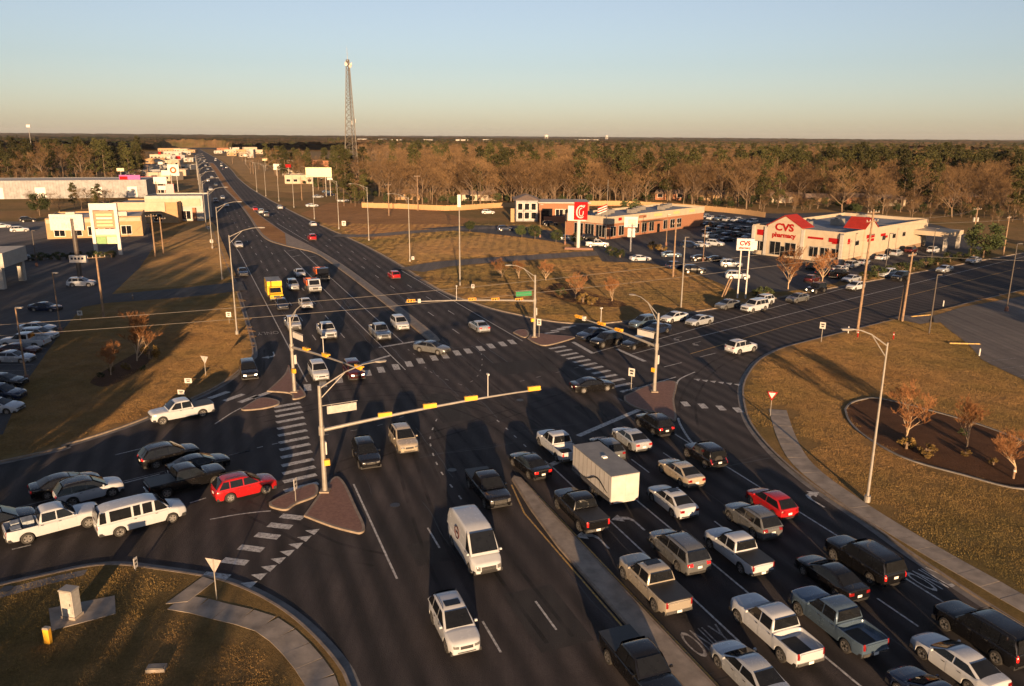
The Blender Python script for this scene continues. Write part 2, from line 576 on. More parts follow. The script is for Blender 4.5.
struct('shoulder_far_north', MB().sheet([W(*p) for p in [(1139, 19), (888, 25), (684, 26), (574, 25.5), (494, 26), (427, 28), (400, 40), (420, 70), (520, 95), (700, 100), (1100, 90)]], ZG + .01), 'tan_field')
struct('verge_west_field', MB().sheet([G(*p) for p in [(108, 292), (180, 287), (236, 276), (226, 250), (215, 225), (205, 218), (190, 222), (170, 240), (150, 262)]], ZG + .012), 'tan_field')

# ---- painted markings: parts of the road
ZP = .012


def bar(name, c, length, wid, az, m_='white_line', z=ZP):
    d = np.array([math.sin(az), math.cos(az)]) * length / 2
    n_ = np.array([math.cos(az), -math.sin(az)]) * wid / 2
    c = np.array(c)
    MB().add([(*(c - d - n_), z), (*(c - d + n_), z), (*(c + d + n_), z), (*(c + d - n_), z)], [(0, 1, 2, 3)]).build(name, m_, road)


def line(path, wid=.14, m_='white_line', name='lane_line', z=ZP):
    MB().ribbon(path, wid, z).build(name, m_, road)


def seg(p, q, wid=.5, name='stop_line', m_='white_line', z=ZP):
    line([p, q], wid, m_, name, z)


def dashes(t, s0s, ln=3.05, slope=0.0, m_='white_line', wid=.13):
    for s in s0s:
        bar('lane_dash', W(s + ln / 2, t + slope * (s - 97)), ln, wid, AZH + slope, m_)


AZN = AZH - .03
line([W(59, 9.35), W(44, 9.4)])
dashes(12.98, [34.8, 46.8, 22.6, 10.4])
dashes(16.62, [35.6, 47.7, 23.4, 11.2])
for t in (20.28, 22.42):
    line([W(s, t) for s in (-60, 0, 30, 44, 49.5)] + [W(54.5, t + (.9 if t < 21 else 0))], .12, 'yellow_line')
line([W(-60, 25.68), W(57.3, 25.68)])
line([W(-60, 29.2), W(57.6, 29.2)])
dashes(32.8, [28.3, 40.5, 52.7, 16.1])
dashes(36.2, [28.6, 40.8, 53, 16.4])
line([W(-60, 39.65), W(59.6, 39.65)])
line(spline([W(56.6, 39.8), G(687, 436), G(680, 424), G(678, 418)], 5), .22)
seg(G(578, 436), G(641, 409), .6)
seg(G(641, 409), G(654, 416.5), .2)
seg(G(543, 468), G(560, 461), .6)
# north leg
line([W(s, 9.1 - .02 * (s - 97)) for s in (88, 150, 200)])
line([W(200, 7.0), W(228, 5.8)], .14)
line([W(s, 20.62 - .031 * (s - 97)) for s in (89, 199)])
line([W(s, 23.75 - .027 * (s - 97)) for s in (101, 198)])
line([W(s, 39.2 - .031 * (s - 97)) for s in (97, 160)])
for k in range(18):
    dashes(13.0, [107 + k * 12.2], 3.05, -.025)
    dashes(16.9, [107 + k * 12.2], 3.05, -.028)
for k in range(20):
    s = 104 + k * 12.2
    for f in (1 / 3, 2 / 3):
        ta = np.interp(s, [103, 150, 171, 196, 232, 261, 286, 325], [28.9, 27.9, 27.1, 25.3, 21.5, 19.9, 18.5, 17])
        tb = np.interp(s, [97, 160, 200, 240, 290, 334], [39.2, 37.2, 35.6, 32.6, 29.3, 27])
        bar('lane_dash', W(s + 1.5, ta + (tb - ta) * f), 3.05, .14, AZN, 'white_line')
line([W(212, 25.0), W(240, 23.0), W(262, 21.4)])
seg(G(358, 365), G(390, 355.5), .5)
seg(G(379, 347.5), G(424, 340), .5)
for a in ((288, 251, 296, 249.5), (292, 257, 300, 255), (303, 251, 311, 250), (307, 257.5, 316, 256)):
    seg(G(*a[:2]), G(*a[2:]), .35, 'lane_mark', 'faint_line')
# cross street
for pts, m_ in (([(632, 354), (690, 339), (750, 324), (856, 297.5), (940, 277), (1060, 248)], 'white_line'),
                ([(655, 340), (720, 322), (790, 303), (856, 285), (930, 265)], 'white_line'),
                ([(690, 354), (735, 341), (790, 325), (850, 310), (930, 290), (1020, 268)], 'yellow_line')):
    line([G(*p) for p in pts], .16, m_)
seg(G(617, 349), G(645, 361.5), .55)
seg(G(573, 342), G(593, 353.5), .55)
seg(G(593, 353), G(625, 344), .16, 'lane_line')
for a in ((664, 367, 682, 362.5), (700, 357, 716, 353)):
    seg(G(*a[:2]), G(*a[2:]), .14, 'lane_dash')
for a in ((115, 455, 148, 447), (222, 457, 250, 450.5), (257, 448, 263, 446.5), (272, 444.5, 281, 442.5), (12, 549.5, 31, 545), (105, 488, 160, 474), (165, 473, 178, 470), (190, 503, 206, 498)):
    seg(G(*a[:2]), G(*a[2:]), .14, 'lane_dash')
line([G(*p) for p in ((250, 450.5), (190, 465), (125, 481), (60, 497), (-40, 522))], .13, 'faint_line')
line(spline([G(210, 519.5), G(235, 515), G(258, 512), G(271, 511)], 4), .14)
line(spline([G(215, 424), G(230, 414), G(241, 408)], 4), .14)
line(spline([G(676, 386), G(680, 379), G(695, 372)], 4), .2)
seg(G(625, 392), G(676, 377), .2, 'lane_line')
# crosswalks
AZC = RAD(50)
for x, y in ((348, 180), (353, 197), (358, 217), (362, 240), (367, 265), (371, 292), (376, 320), (380, 348), (386, 378), (391, 410), (396, 441), (400, 473), (405, 508)):
    bar('crosswalk_bar', G(200 + x / 4, 360 + y / 4), 2.75, .62, RAD(57))
for x, y in ((216, 576), (235, 561.5), (251, 548.5), (267.5, 536), (280, 526), (292, 517)):
    bar('crosswalk_bar', G(x, y), 1.75, .68, RAD(102))
for x, y in ((219, 395), (234, 397.5), (249, 399), (262, 395)):
    bar('crosswalk_bar', G(x, y), 2.6, .7, RAD(28))
for x, y in ((307.5, 387.5), (323, 384), (339, 380), (353, 377), (367.5, 373), (381, 369.8), (396, 367), (409, 364), (420.5, 361), (434, 358), (445, 356), (457, 353), (468, 351), (480.5, 348.5), (491, 346), (502.5, 344), (512, 342)):
    bar('crosswalk_bar', G(x, y), 2.4, .8, AZH + .1)
for x, y in ((630, 430), (655, 443), (678, 457), (702, 470), (727, 484), (753, 498), (778, 512), (805, 528), (833, 545), (862, 562), (890, 580), (920, 600)):
    bar('crosswalk_bar', G(400 + x / 4, 240 + y / 4), 2.6, .62, RAD(57))
for x, y in ((685.5, 404), (703, 406), (721, 408), (738, 410)):
    bar('crosswalk_bar', G(x, y), 1.5, .72, RAD(-5))
for x, y in ((552, 332.5), (558, 330), (564, 328), (569, 326.5)):
    bar('crosswalk_bar', G(x, y), 2.4, .5, RAD(60))


def teeth(p, q, n_, size, az):
    for k in range(n_):
        c = np.array(p) + (np.array(q) - np.array(p)) * k / (n_ - 1)
        d = np.array([math.sin(az), math.cos(az)]) * size
        r = np.array([math.cos(az), -math.sin(az)]) * size * .5
        MB().add([(*(c - r), ZP), (*(c + r), ZP), (*(c + d), ZP)], [(0, 1, 2)]).build('yield_triangle', 'white_line', road)


teeth(G(254, 585), G(317, 532), 8, .9, RAD(-78))
teeth(G(697, 379), G(737, 384), 6, .8, RAD(180))


def guide(pts, step=1.8, m_='faint_line'):
    p = spline([G(*q) for q in pts], 8)
    acc = 0
    for a, b_ in zip(p, p[1:]):
        acc += math.hypot(b_[0] - a[0], b_[1] - a[1])
        if acc >= step:
            acc = 0
            bar('guide_dash', a, .65, .13, math.atan2(b_[0] - a[0], b_[1] - a[1]), m_)


guide([(439, 414), (431, 434), (431, 447), (440, 470), (462, 500)], m_='white_line')
guide([(492, 416), (507, 429), (531, 451), (552, 466)], m_='white_line')
guide([(481, 352), (482, 365), (475, 379), (460, 386)])
guide([(405, 347), (417, 357), (427, 369), (440, 377), (470, 388)])
guide([(505, 385), (530, 379), (567, 370), (600, 362)], 2.6)
guide([(300, 440), (330, 434), (380, 425), (430, 405)], 2.6)


# tar seals, patches, tyre marks and covers: wear on the road
M['tar'] = plain('tar_seal', (.014, .014, .016), .5, var=.2, scale=2, obj=False)
M['patch'] = make_asphalt('repaved_patch', (.022, .022, .025), (.036, .034, .035), RAD(20))
m, nt, b = mat('tyre_mark')
b.inputs['Base Color'].default_value = (.008, .008, .009, 1)
b.inputs['Roughness'].default_value = .8
nt.links.new(ramp(nt, noise(nt, worldpos(nt), .35, 4), [(.35, (0, 0, 0)), (.75, (.55, .55, .55))]), b.inputs['Alpha'])
M['tyre_mark'] = m
wr_ = random.Random(12)
for k in range(46):
    s0, t0 = wr_.uniform(24, 130), wr_.uniform(10, 40)
    along = wr_.random() < .6
    n_ = wr_.randrange(5, 12)
    pts_ = []
    for i in range(n_):
        pts_.append(W(s0 + (i * 1.5 if along else wr_.uniform(-.15, .15)), t0 + (wr_.uniform(-.12, .12) if along else i * 1.1)))
    line(spline(pts_, 2), wr_.uniform(.035, .07), 'tar', 'tar_seal', .004)
for s, t, ls, lt in ((70, 20, 9, 3.4), (83, 31, 5, 7), (34, 15, 6, 3.2), (112, 14.8, 12, 3.4), (66, 34, 4, 3), (45, 11, 3, 2.2), (140, 33.6, 14, 3.2)):
    MB().sheet([W(s, t), W(s + ls, t), W(s + ls, t + lt), W(s, t + lt)], .006).build('asphalt_patch', 'patch', road)
for a_ in ([(545, 470), (520, 440), (480, 415), (420, 398), (340, 402), (260, 420)], [(560, 458), (530, 425), (470, 398), (400, 385), (300, 392)], [(500, 500), (455, 440), (420, 400), (380, 350)],
           [(260, 500), (330, 470), (420, 440), (520, 410), (600, 385)], [(380, 560), (330, 548), (285, 525), (240, 505)], [(700, 470), (690, 430), (690, 395), (715, 365), (760, 345)], [(610, 500), (540, 430), (480, 380), (430, 335)],
           [(470, 620), (440, 560), (418, 500), (400, 440)], [(560, 640), (500, 560), (455, 490), (425, 430)], [(240, 395), (255, 380), (258, 350)], [(640, 470), (600, 420), (570, 385), (520, 340)]):
    q_ = spline([G(*p) for p in a_], 8)
    for o_ in (-.8, .8):
        line(offset(q_, o_), .26, 'tyre_mark', 'tyre_mark', .009)
for p_ in ((452, 470), (395, 505), (520, 400), (330, 412), (600, 440)):
    MB().tube([(*G(*p_), -.02), (*G(*p_), .012)], .38, 18).build('manhole_cover', 'tar', road)


# arrows and ONLY lettering
def arrow(c, az, kind, size=1.0, m_='white_line'):
    if kind == 'left' or kind == 'right':
        sg = -1 if kind == 'left' else 1
        pts = [(0, -1.5), (.16, -1.5), (.16, -.1), (.35, .35), (.75, .5), (.75, .15), (1.55, .75), (.75, 1.3), (.75, .95), (.2, .75), (0, .2)]
        pts = [(x * sg, y) for x, y in pts]
    else:
        pts = [(-.09, -1.6), (.09, -1.6), (.09, .4), (.38, .4), (0, 1.6), (-.38, .4), (-.09, .4)]
    ca, sa = math.cos(az), math.sin(az)
    MB().sheet([(c[0] + (x * ca + y * sa) * size, c[1] + (-x * sa + y * ca) * size) for x, y in pts], ZP).build('turn_arrow', m_, road)


arrow(W(44.2, 23.8), AZH, 'left')
arrow(W(45.6, 27.4), AZH, 'left')
arrow(W(44, 41.9), AZH, 'right', 1.0)
arrow(G(275, 355), AZH + math.pi, 'right', 1.1)
arrow(G(675, 338), RAD(-130), 'left', .9, 'faint_line')
arrow(G(694, 343), RAD(-130), 'left', .9, 'faint_line')


def text_mesh(s, name='lettering', depth=0.0, size=1.0, bold=0.0):
    cu = bpy.data.curves.new(name, 'FONT')
    cu.body = s
    cu.size = size
    cu.offset = bold * size
    cu.align_x, cu.align_y = 'CENTER', 'CENTER'
    cu.extrude = depth
    cu.resolution_u = 3
    o = bpy.data.objects.new(name, cu)
    COL.objects.link(o)
    dg = bpy.context.evaluated_depsgraph_get()
    me = bpy.data.meshes.new_from_object(o.evaluated_get(dg))
    bpy.data.objects.remove(o)
    bpy.data.curves.remove(cu)
    return me


def road_text(s, c, az, sx, sy, m_):
    me = text_mesh(s)
    me.materials.clear()
    me.materials.append(M[m_])
    o = put('lettering', me, road, (c[0], c[1], ZP), -az)
    o.scale = (sx, sy, 1)


road_text('ONLY', W(32.0, 41.2), AZH, .95, 3.4, 'white_line')
road_text('ONLY', W(31.6, 24.1), AZH, 1.0, 3.4, 'faint_line')
road_text('ONLY', G(268, 333), AZH + math.pi, 1.1, 2.6, 'faint_line')
# stall lines of the car parks
for k in range(9):
    p = np.array(G(30, 372)) * (1 - k / 8) + np.array(G(62, 332)) * k / 8
    bar('stall_line', (p[0] - 2.6, p[1]), 5, .11, RAD(90), 'faint_line', zl + .02)
for k in range(5):
    p = np.array(G(985, 363)) * (1 - k / 4) + np.array(G(1050, 395)) * k / 4
    bar('stall_line', (p[0] + 2.6, p[1] + .9), 5, .11, RAD(70), 'faint_line', zl + .02)

# ================================================================== vehicles
def paint(name, col, metal=0.0, rough=.22):
    m, nt, b = mat(name)
    vec = N(nt, 'ShaderNodeTexCoord').outputs['Object']
    f = noise(nt, vec, 2.2, 5, .7)
    lo = tuple(c * .86 for c in col)
    nt.links.new(mixc(nt, f, lo, col), b.inputs['Base Color'])
    nt.links.new(ramp(nt, f, [(.3, (rough - .06,) * 3), (.7, (rough + .10,) * 3)]), b.inputs['Roughness'])
    b.inputs['Metallic'].default_value = metal
    b.inputs['Coat Weight'].default_value = .5
    b.inputs['Coat Roughness'].default_value = .035
    b.inputs['Specular IOR Level'].default_value = .3
    return m


PAINT = {
    'white': paint('white_car_paint', (.385, .40, .425)), 'black': paint('black_car_paint', (.006, .006, .007)),
    'silver': paint('silver_car_paint', (.34, .36, .385), .3), 'grey': paint('grey_car_paint', (.13, .135, .14), .35),
    'beige': paint('champagne_car_paint', (.40, .34, .26), .3), 'red': paint('red_car_paint', (.30, .010, .012)),
    'darkred': paint('dark_red_car_paint', (.045, .008, .008)), 'blue': paint('slate_blue_car_paint', (.07, .105, .15), .3),
    'navy': paint('navy_car_paint', (.012, .020, .045), .2), 'yellow': paint('yellow_truck_paint', (.72, .42, .03)),
    'orange': paint('orange_truck_paint', (.45, .10, .03)), 'tan': paint('tan_car_paint', (.33, .29, .235), .3),
}
M['glass'] = plain('dark_tinted_glass', (.008, .009, .011), .04, var=.2, coat=0, spec=.3)
M['rubber'] = plain('tyre_rubber', (.018, .017, .016), .85, var=.3)
M['rim'] = plain('alloy_rim', (.34, .33, .32), .35, .7, var=.2)
M['trim'] = plain('black_plastic_trim', (.016, .016, .017), .55, var=.3)
M['chrome'] = plain('chrome_trim', (.5, .49, .47), .2, .9, var=.15)
M['lamp'] = plain('clear_headlamp', (.10, .10, .10), .08, var=.15, coat=.8)
M['tail'] = plain('red_tail_lamp', (.16, .006, .006), .2, var=.2, coat=.8)
M['tail_lit'] = plain('lit_red_tail_lamp', (.55, .012, .01), .2, var=.1, coat=.8, emit=.12)
M['lamp_lit'] = plain('lit_headlamp', (1, .85, .6), .2, var=.05, emit=2.5)
M['plate'] = plain('white_plate', (.6, .6, .58), .5, var=.1)
M['cargo'] = plain('blue_grey_tarp_and_boxes', (.22, .25, .28), .7, var=.4)
M['interior'] = plain('dark_liner', (.025, .024, .023), .8, var=.3)

SPEC = {
    # L W H sill deck(top of lower body, rear -> front)  greenhouse x (rear base, roof rear, roof front, screen base)
    'sedan': dict(L=4.85, W=1.84, H=1.45, sill=.22, belt=.93, deck=[(-2.42, .92), (-2.34, 1.04), (-1.75, 1.06), (-1.4, .98), (1.1, .98), (1.5, .95), (2.15, .84), (2.42, .72)],
                  gh=(-2.05, -.95, .22, 1.28), wr=.335, ax=(1.45, -1.38), tw=.645, win=2),
    'hatch': dict(L=4.3, W=1.78, H=1.54, sill=.22, belt=.95, deck=[(-2.15, .90), (-2.08, 1.0), (-1.9, 1.02), (.95, 1.0), (1.4, .98), (1.95, .86), (2.15, .74)],
                  gh=(-2.06, -1.45, .16, 1.2), wr=.32, ax=(1.35, -1.28), tw=.65, win=2),
    'suv': dict(L=4.72, W=1.88, H=1.77, sill=.26, belt=1.10, deck=[(-2.36, .98), (-2.3, 1.09), (-2.1, 1.12), (.95, 1.12), (1.35, 1.11), (2.1, 1.0), (2.36, .88)],
                gh=(-2.28, -1.75, .16, 1.2), wr=.385, ax=(1.42, -1.32), tw=.70, win=3, rails=True),
    'bigsuv': dict(L=5.3, W=2.03, H=1.97, sill=.30, belt=1.2, deck=[(-2.65, 1.0), (-2.6, 1.18), (-2.4, 1.2), (1.0, 1.2), (1.35, 1.22), (2.42, 1.14), (2.65, 1.02)],
                   gh=(-2.6, -2.38, .42, 1.12), wr=.40, ax=(1.62, -1.55), tw=.78, win=3, rails=True),
    'minivan': dict(L=5.1, W=1.98, H=1.76, sill=.24, belt=1.05, deck=[(-2.55, .92), (-2.5, 1.04), (-2.3, 1.06), (1.25, 1.05), (1.6, 1.04), (2.3, .93), (2.55, .80)],
                    gh=(-2.48, -2.1, .45, 1.5), wr=.35, ax=(1.62, -1.42), tw=.76, win=3, rails=True),
    'jeep': dict(L=4.4, W=1.88, H=1.85, sill=.42, belt=1.15, deck=[(-1.95, .95), (-1.9, 1.13), (.75, 1.15), (.95, 1.14), (1.9, 1.08), (2.0, .9)],
                 gh=(-1.93, -1.88, .35, .72), wr=.42, ax=(1.45, -1.3), tw=.74, win=3, spare=True),
    'pickup': dict(L=5.9, W=2.03, H=1.98, sill=.38, belt=1.25, deck=[(-2.95, 1.2), (-.98, 1.2), (1.35, 1.22), (1.7, 1.25), (2.7, 1.19), (2.95, 1.06)],
                   gh=(-.95, -.82, .62, 1.38), wr=.41, ax=(1.98, -1.75), tw=.77, win=2, bed=(-2.87, -1.02, .78, 1.20)),
    'smallpickup': dict(L=5.4, W=1.92, H=1.86, sill=.36, belt=1.14, deck=[(-2.7, 1.1), (-.95, 1.12), (1.25, 1.14), (1.6, 1.15), (2.45, 1.06), (2.7, .94)],
                        gh=(-.92, -.78, .55, 1.25), wr=.39, ax=(1.75, -1.6), tw=.74, win=2, bed=(-2.62, -1.0, .74, 1.1)),
    'passvan': dict(L=5.9, W=2.03, H=2.12, sill=.34, belt=1.22, deck=[(-2.95, 1.1), (-2.92, 1.2), (1.7, 1.22), (1.95, 1.2), (2.8, 1.02), (2.95, .86)],
                    gh=(-2.93, -2.78, 1.05, 1.85), wr=.38, ax=(1.85, -1.6), tw=.82, win=5),
    'cargovan': dict(L=6.0, W=2.07, H=2.65, sill=.34, belt=1.32, deck=[(-3.0, 1.2), (-2.98, 1.3), (2.0, 1.32), (2.3, 1.24), (2.85, 1.02), (3.0, .84)],
                     gh=(-2.98, -2.9, 1.35, 2.3), wr=.36, ax=(2.0, -1.75), tw=.88, win=1),
}


def lerp(a, b_, t):
    return a + (b_ - a) * t


def subsurf(me):
    """one level of smoothing baked into the mesh"""
    o = bpy.data.objects.new('smooth', me)
    COL.objects.link(o)
    m_ = o.modifiers.new('s', 'SUBSURF')
    m_.levels = m_.render_levels = 1
    out = bpy.data.meshes.new_from_object(o.evaluated_get(bpy.context.evaluated_depsgraph_get()))
    bpy.data.objects.remove(o)
    return out


def car_template(kind, hi=True, tonneau=False, liner=True):
    """meshes of one vehicle: list of (part name, mesh, sub-parts); x forward, wheels on z = 0"""
    S = SPEC[kind]
    L, Wd, H, sill, belt = S['L'], S['W'], S['H'], S['sill'], S['belt']
    dx, dz = zip(*S['deck'])
    wr, (fa, ra) = S['wr'], S['ax']
    Ra = wr + .075
    bed = S.get('bed')
    parts = []

    def hw(x):
        h = Wd / 2
        d = L / 2 - x
        if d < .75:
            h *= 1 - .24 * (1 - d / .75) ** 2
        d = x + L / 2
        if d < .6:
            h *= 1 - .14 * (1 - d / .6) ** 2
        return h

    def zbot(x):
        z = sill
        e = min(L / 2 - x, x + L / 2)
        if e < .4:
            z = sill + .09 * (1 - e / .4)
        for a in (fa, ra):
            d = abs(x - a)
            if d < Ra:
                z = max(z, wr + math.sqrt(Ra * Ra - d * d) * .96)
        return z

    def sec(x, inbed=False):
        h, zb, zt = hw(x), zbot(x), float(np.interp(x, dx, dz))
        zs = zt - .09
        zm1, zm2 = sill + .28 * (zs - sill), sill + .62 * (zs - sill)
        zm1, zm2 = max(zm1, zb + .015), max(zm2, zb + .03)
        zs = max(zs, zb + .05)
        arch = 1.012 if min(abs(x - fa), abs(x - ra)) < Ra + .06 else 1.0
        p = [(h * .955 * arch, zb), (h * .985 * arch, zm1), (h * arch, zm2), (h * .975, zs)]
        if inbed:
            p[3] = (h * .985, bed[3])
            p += [(h - .08, bed[3] + .004), (h - .09, bed[2]), (0, bed[2])]
        else:
            p += [(h * .90, zt - .02), (h * .5, zt + .015), (0, zt + .025)]
        return p

    xs = set([-L / 2, L / 2, -L / 2 + .05, L / 2 - .06, L / 2 - .2, L / 2 - .45, -L / 2 + .25] + list(dx))
    for a in (fa, ra):
        for k in (-1.04, -1, -.93, -.8, -.55, -.25, 0, .25, .55, .8, .93, 1, 1.04):
            xs.add(a + k * Ra)
    xs |= {-.6, -.1, .3, .7}
    xs = sorted(x for x in xs if -L / 2 <= x <= L / 2)
    xs = [x for i, x in enumerate(xs) if i == 0 or x - xs[i - 1] > .012 or x == L / 2]
    rows = []
    for x in xs:
        if bed and bed[0] < x < bed[1]:
            rows.append((x, sec(x, True)))
        else:
            rows.append((x, sec(x)))
    if bed:
        rows += [(bed[0] - .001, sec(bed[0])), (bed[0], sec(bed[0], True)), (bed[1], sec(bed[1], True)), (bed[1] + .001, sec(bed[1]))]
        rows.sort(key=lambda r: r[0])
    # rounded nose and tail
    x, p = rows[-1]
    rows[-1] = (x, [(y * .93, lerp(z, .55, .25)) for y, z in p])
    x, p = rows[0]
    rows[0] = (x, [(y * .975, lerp(z, .6, .06)) for y, z in p])
    mb = MB()
    n = 7
    vs, fs = [], []
    for x, p in rows:
        vs += [(x, y, z) for y, z in p] + [(x, -y, z) for y, z in p[-2::-1]]
    w_ = 2 * n - 1
    for i in range(len(rows) - 1):
        for k in range(w_ - 1):
            a = i * w_ + k
            fs.append((a, a + w_, a + w_ + 1, a + 1))
    fs.append(tuple(range(w_)))
    fs.append(tuple(range((len(rows) - 1) * w_ + w_ - 1, (len(rows) - 1) * w_ - 1, -1)))
    mb.add(vs, fs)
    body_me = mb.mesh('body', PAINT['white'], RAD(38))
    if hi:
        body_me = subsurf(body_me)
    parts.append(('body', body_me, []))
    # underbody
    ux0, ux1 = max(-L / 2 + .2, ra - Ra - .1), min(L / 2 - .3, fa + Ra + .05)
    uz = min(belt - .13, float(np.interp(ux1, dx, dz)) - .10, (bed[2] - .03) if bed else 9)
    ub = MB().box(((ux0 + ux1) / 2, 0, (sill + uz) / 2), (ux1 - ux0, Wd - .55, uz - sill))
    for a, b_ in ((-L / 2 + .06, ra - Ra), (ra + Ra, fa - Ra), (fa + Ra, L / 2 - .12)):
        ub.box(((a + b_) / 2, 0, sill + .10), (max(.05, b_ - a - .02), Wd - .16, .22))
    parts.append(('underbody', ub.mesh('underbody', 'trim'), []))
    # cabin
    xr0, xr1, xf1, xf0 = S['gh']
    wb, wt, zr = Wd / 2 * .955, S['tw'] * 1.0 if S['tw'] < Wd / 2 else Wd / 2 * .9, H
    zb_ = belt - .05
    cm = MB()
    xm = (xr1 + xf1) / 2

    def roofz(x):
        return zr - .035 * ((x - xm) / max(.3, (xf1 - xr1) / 2)) ** 2
    stn = [(xr0, None), (xr1, 1), (lerp(xr1, xf1, .3), 1), (xm, 1), (lerp(xr1, xf1, .75), 1), (xf1, 1), (xf0, None)]
    vs, fs = [], []
    for x, t in stn:
        if t is None:
            q = [(wb, zb_), (wb * .985, zb_ + .03), (wb * .93, zb_ + .04), (wb * .5, zb_ + .045), (0, zb_ + .05)]
        else:
            z = roofz(x)
            q = [(wb, zb_), (wt + .015, z - .075), (wt - .05, z - .02), (wt * .5, z), (0, z + .008)]
        vs += [(x, y, zz) for y, zz in q] + [(x, -y, zz) for y, zz in q[-2::-1]]
    w_ = 9
    for i in range(len(stn) - 1):
        for k in range(w_ - 1):
            a = i * w_ + k
            fs.append((a, a + w_, a + w_ + 1, a + 1))
    cm.add(vs, fs)
    parts.append(('cabin', cm.mesh('cabin', PAINT['white'], RAD(35)), []))

    def yside(z):
        return lerp(wb, wt + .015, (z - zb_) / (zr - .075 - zb_))

    def xA(z):
        return lerp(xf0, xf1, (z - zb_) / (zr - .04 - zb_))

    def xC(z):
        return lerp(xr0, xr1, (z - zb_) / (zr - .04 - zb_))
    z0, z1 = belt + .035, zr - .135

    def glass_end(xa, xb, name):
        m_ = MB()
        vs, n_ = [], 5
        for v in (.10, .5, .90):
            z = lerp(zb_ + .045, zr - .04, v)
            x = lerp(xa, xb, v)
            hw_ = lerp(wb * .93, wt - .05, v) - .045
            sg = 1 if xa > xb else -1
            for k in range(n_):
                u = -1 + 2 * k / (n_ - 1)
                vs.append((x + sg * (.014 + .02 * (1 - u * u)), u * hw_, z + .016 + .012 * (1 - u * u)))
        fs = [(r * n_ + k, r * n_ + k + 1, (r + 1) * n_ + k + 1, (r + 1) * n_ + k) for r in (0, 1) for k in range(n_ - 1)]
        if xa < xb:
            fs = [f[::-1] for f in fs]
        m_.add(vs, fs)
        return (name, m_.mesh(name, 'glass', True), [])
    parts.append(glass_end(xf0, xf1, 'windshield'))
    if kind != 'cargovan':
        parts.append(glass_end(xr0, xr1, 'rear_window'))
    # side windows
    nwin = S['win']
    fbot, ftop = xA(z0) - .10, xA(z1) - .07
    rbot, rtop = xC(z0) + .13, xC(z1) + .10
    if kind == 'cargovan':
        cuts = [(1.25, fbot)]
    elif bed:
        mid = lerp(rbot, fbot, .46)
        cuts = [(rbot, mid - .04), (mid + .04, fbot)]
    elif nwin == 2:
        mid = lerp(rbot, fbot, .52)
        cuts = [(rbot, mid - .045), (mid + .045, fbot)]
    elif nwin == 3:
        a, b_ = lerp(rbot, fbot, .27), lerp(rbot, fbot, .60)
        cuts = [(rbot, a - .04), (a + .04, b_ - .04), (b_ + .04, fbot)]
    else:
        cuts = [(rbot, -2.35), (-2.1, -.75), (-.6, -.15), (0, .62), (.8, fbot)]
    for sg in (1, -1):
        for i, (a, b_) in enumerate(cuts):
            at = max(a, rtop) if i == 0 else a
            bt = min(b_, ftop) if b_ == fbot else b_
            q = [(a, z0), (b_, z0), (bt, z1), (at, z1)]
            m_ = MB().add([(x, sg * (yside(z) + .011), z) for x, z in q], [(0, 1, 2, 3) if sg < 0 else (3, 2, 1, 0)])
            parts.append(('side_window', m_.mesh('side_window', 'glass'), []))
    # wheels
    tm, rm = MB(), MB()
    prof = [(-.11, wr * .62), (-.115, wr * .90), (-.09, wr * .985), (0, wr), (.09, wr * .985), (.115, wr * .90), (.11, wr * .62)]
    ns = 20
    vs = [(r * math.cos(2 * math.pi * k / ns), y, r * math.sin(2 * math.pi * k / ns)) for y, r in prof for k in range(ns)]
    fs = [(i * ns + k, i * ns + (k + 1) % ns, (i + 1) * ns + (k + 1) % ns, (i + 1) * ns + k) for i in range(len(prof) - 1) for k in range(ns)]
    tm.add(vs, fs)
    for sg in (1, -1):
        ring = [(wr * .64 * math.cos(2 * math.pi * k / ns), sg * .085, wr * .64 * math.sin(2 * math.pi * k / ns)) for k in range(ns)]
        rm.add(ring, [tuple(range(ns))[::sg * -1]], 1)
        for k in range(5):
            a = 2 * math.pi * k / 5
            c, s_ = math.cos(a), math.sin(a)
            q = [(.0, -.075), (.62 * wr, -.05), (.62 * wr, .05), (.0, .075)]
            rm.add([(x * c - z * s_, sg * .108, x * s_ + z * c) for x, z in q], [(0, 1, 2, 3) if sg < 0 else (3, 2, 1, 0)])
        o_ = [(wr * f * math.cos(2 * math.pi * k / ns), sg * y, wr * f * math.sin(2 * math.pi * k / ns)) for f, y in ((.66, .112), (.57, .106)) for k in range(ns)]
        rm.add(o_, [(k, (k + 1) % ns, ns + (k + 1) % ns, ns + k)[::1 if sg < 0 else -1] for k in range(ns)])
    tme, rme = tm.mesh('wheel', 'rubber', RAD(40)), rm.mesh('rim', ['rim', 'interior'])
    for x in (fa, ra):
        for sg in (1, -1):
            parts.append(('wheel', tme, [('rim', rme, None)], (x, sg * (Wd / 2 - .135), wr)))
    # lamps, grille, bumpers: thin panels that follow the body surface
    nz = float(np.interp(L / 2 - .12, dx, dz))
    xn = L / 2
    big = kind in ('pickup', 'bigsuv', 'jeep', 'smallpickup', 'passvan', 'cargovan')
    bvh = BVHTree.FromPolygons([v.co[:] for v in body_me.vertices], [tuple(p.vertices) for p in body_me.polygons])

    def patch(name, m_, ya, yb, za, zb2, front, nu=7, nv=4, lift=.022, skew=0.0, slot=None):
        """grid of points cast on the nose or the tail"""
        d = -1 if front else 1
        vs, last = [], None
        for b in range(nv):
            for a in range(nu):
                y, z = lerp(ya, yb, a / (nu - 1)), lerp(za, zb2, b / (nv - 1)) + skew * a / (nu - 1)
                hit = bvh.ray_cast(Vector((-d * (xn + 1), y, z)), Vector((d, 0, 0)))[0]
                if hit is None or abs(hit.x) < xn - .75:
                    x = last if last is not None else -d * (xn - .3)
                else:
                    x = last = hit.x
                vs.append((x - d * lift, y, z))
